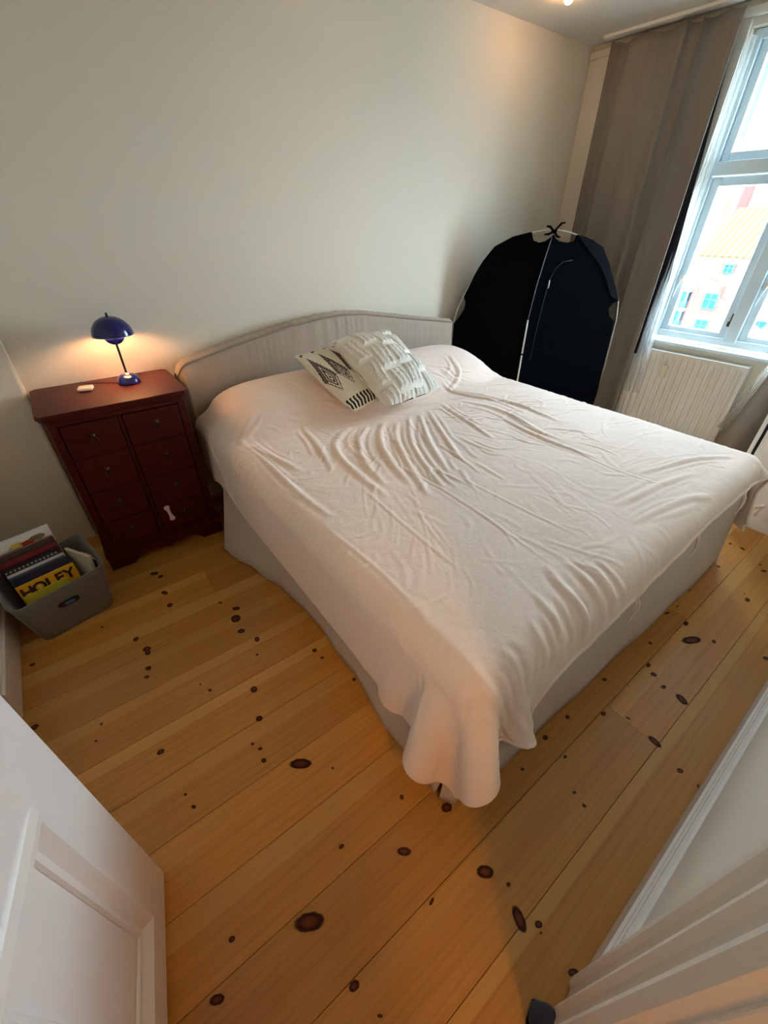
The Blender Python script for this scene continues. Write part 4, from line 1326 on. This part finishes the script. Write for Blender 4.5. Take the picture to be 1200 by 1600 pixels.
def far_window(parent, x, y0, y1, z0, z1, fmat=M_TEAL):
    f = MB()
    b_ = .09
    f.box(x-.12, x, y0, y0+b_, z0, z1).box(x-.12, x, y1-b_, y1, z0, z1).box(x-.12, x, y0+b_, y1-b_, z0, z0+b_).box(x-.12, x, y0+b_, y1-b_, z1-b_, z1)
    f.box(x-.1, x, (y0+y1)/2-.05, (y0+y1)/2+.05, z0+b_, z1-b_).box(x-.09, x, y0+b_, y1-b_, z0+(z1-z0)*.6-.04, z0+(z1-z0)*.6+.04)
    fo = part('window', f, fmat, parent)
    ym, zm = (y0+y1)/2, z0+(z1-z0)*.6
    for a, b_2, c, d in ((y0+b_, ym-.05, z0+b_, zm-.04), (ym+.05, y1-b_, z0+b_, zm-.04), (y0+b_, ym-.05, zm+.04, z1-b_), (ym+.05, y1-b_, zm+.04, z1-b_)):
        part('pane', MB().box(x-.03, x+.02, a, b_2, c, d), M_DARKG, fo)
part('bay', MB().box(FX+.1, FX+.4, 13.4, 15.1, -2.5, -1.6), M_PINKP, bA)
far_window(bA, FX+.1, 13.5, 14.3, -2.4, -1.65)
for y in (9.2, 6.4):
    for z in (-4.2, -7.4):
        far_window(bA, FX+.4, y, y+1.2, z, z+1.5)
bB = thing('apartment_building', 'shaded part of pink facade built as a wing with teal framed windows in front', 'building', (FX-1, 13, -18))
part('wall', MB().prism([(9.2, -18), (15.75, -18), (15.75, -3.75), (15.1, -2.75), (13.5, -3.4), (13.5, -4.3), (12.2, -4.75), (10.6, -5.9), (9.2, -6.7)], (FX-1.2, 0, 0), (0, 1, 0), (0, 0, 1), (1, 0, 0), 1.5), M_PINKP, bB)  # outline follows a shadow on the facade; the shaded part built as geometry
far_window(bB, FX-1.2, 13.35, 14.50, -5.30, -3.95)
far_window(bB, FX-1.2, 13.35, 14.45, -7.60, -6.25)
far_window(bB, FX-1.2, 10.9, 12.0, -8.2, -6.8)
dp = MB().tube([(FX-1.28, 15.45, -18), (FX-1.28, 15.45, -3.4)], .07, 6)
part('downpipe', dp, M_WHITEP, bB)
bC = thing('glazed_balcony_stack', 'stack of pale blue glazed balconies beside the shaded pink facade', 'balcony', (FX-1, 16.5, -18))
for z in (-3.9, -5.6, -7.4, -9.2):
    part('parapet', MB().box(FX-1.6, FX-.2, 15.85, 17.6, z-1.5, z-.95), omat('balcony_blue', (44, 84, 100), .5), bC)
    part('glazing', MB().box(FX-1.5, FX-.3, 15.9, 17.55, z-.95, z-.1), omat('balcony_glass', (30, 64, 78), .1), bC)
    for y in (15.9, 16.45, 17.0, 17.5):
        part('post', MB().box(FX-1.56, FX-1.46, y, y+.08, z-.95, z-.1), M_WHITEP, bC)
    part('slab', MB().box(FX-1.65, FX-.2, 15.8, 17.65, z-.1, z+.1), M_WHITEP, bC)
part('wall', MB().box(FX-.2, FX+.3, 15.75, 24, -18, -2.2), M_WHITEP, bC)
bD = thing('church_tower', 'pale stone building with dark chimney rising behind the tiled roof', 'building', (75, 20, -18))
part('wall', MB().box(74, 80, 22.4, 26.5, -18, 4.6), omat('sandstone', (92, 82, 64), .8), bD)
part('chimney', MB().box(73.6, 74.6, 21.4, 22.3, -18, 5.2), omat('brown_brick', (66, 48, 46), .8), bD)
part('recess', MB().box(73.9, 74.05, 23.4, 23.9, 2.4, 4.0), M_BRASS, bD)
bE = thing('copper_roof_building', 'far building with pale green copper roof', 'building', (80, 17, -18))
part('wall', MB().box(78, 90, 10, 18.5, -18, 2.8), M_WHITEP, bE)
part('roof', MB().prism([(0, 0), (5, 2.2), (10, 0)], (78, 10, 2.8), (1, 0, 0), (0, 0, 1), (0, 1, 0), 8.3), omat('copper_green', (46, 72, 66), .7), bE)
gr = struct('ground', MB().box(6, 120, -60, 80, -18.4, -18), omat('asphalt', (120, 118, 112), .9))
lr = thing('terrace_roof', 'low red striped roof seen through the right casement', 'roof', (30, 3, -8))
part('roof_slope', MB().prism([(0, -.6), (7, 1.0), (7, .8), (0, -.8)], (26, .5, -4.2), (1, 0, 0), (0, 0, 1), (0, 1, 0), 4.2), omat('red_tiles', (84, 56, 50), .85), lr)
for k in range(7):
    part('batten', MB().prism([(k, -.6+k*.2286), (k+.22, -.6+k*.2286+.05), (k+.22, -.6+k*.2286+.15), (k, -.6+k*.2286+.1)], (26, .5, -4.2), (1, 0, 0), (0, 0, 1), (0, 1, 0), 4.2), M_WHITEP, lr)
part('wall', MB().box(26.4, 33, .6, 4.6, -18, -4.9), M_WHITEP, lr)
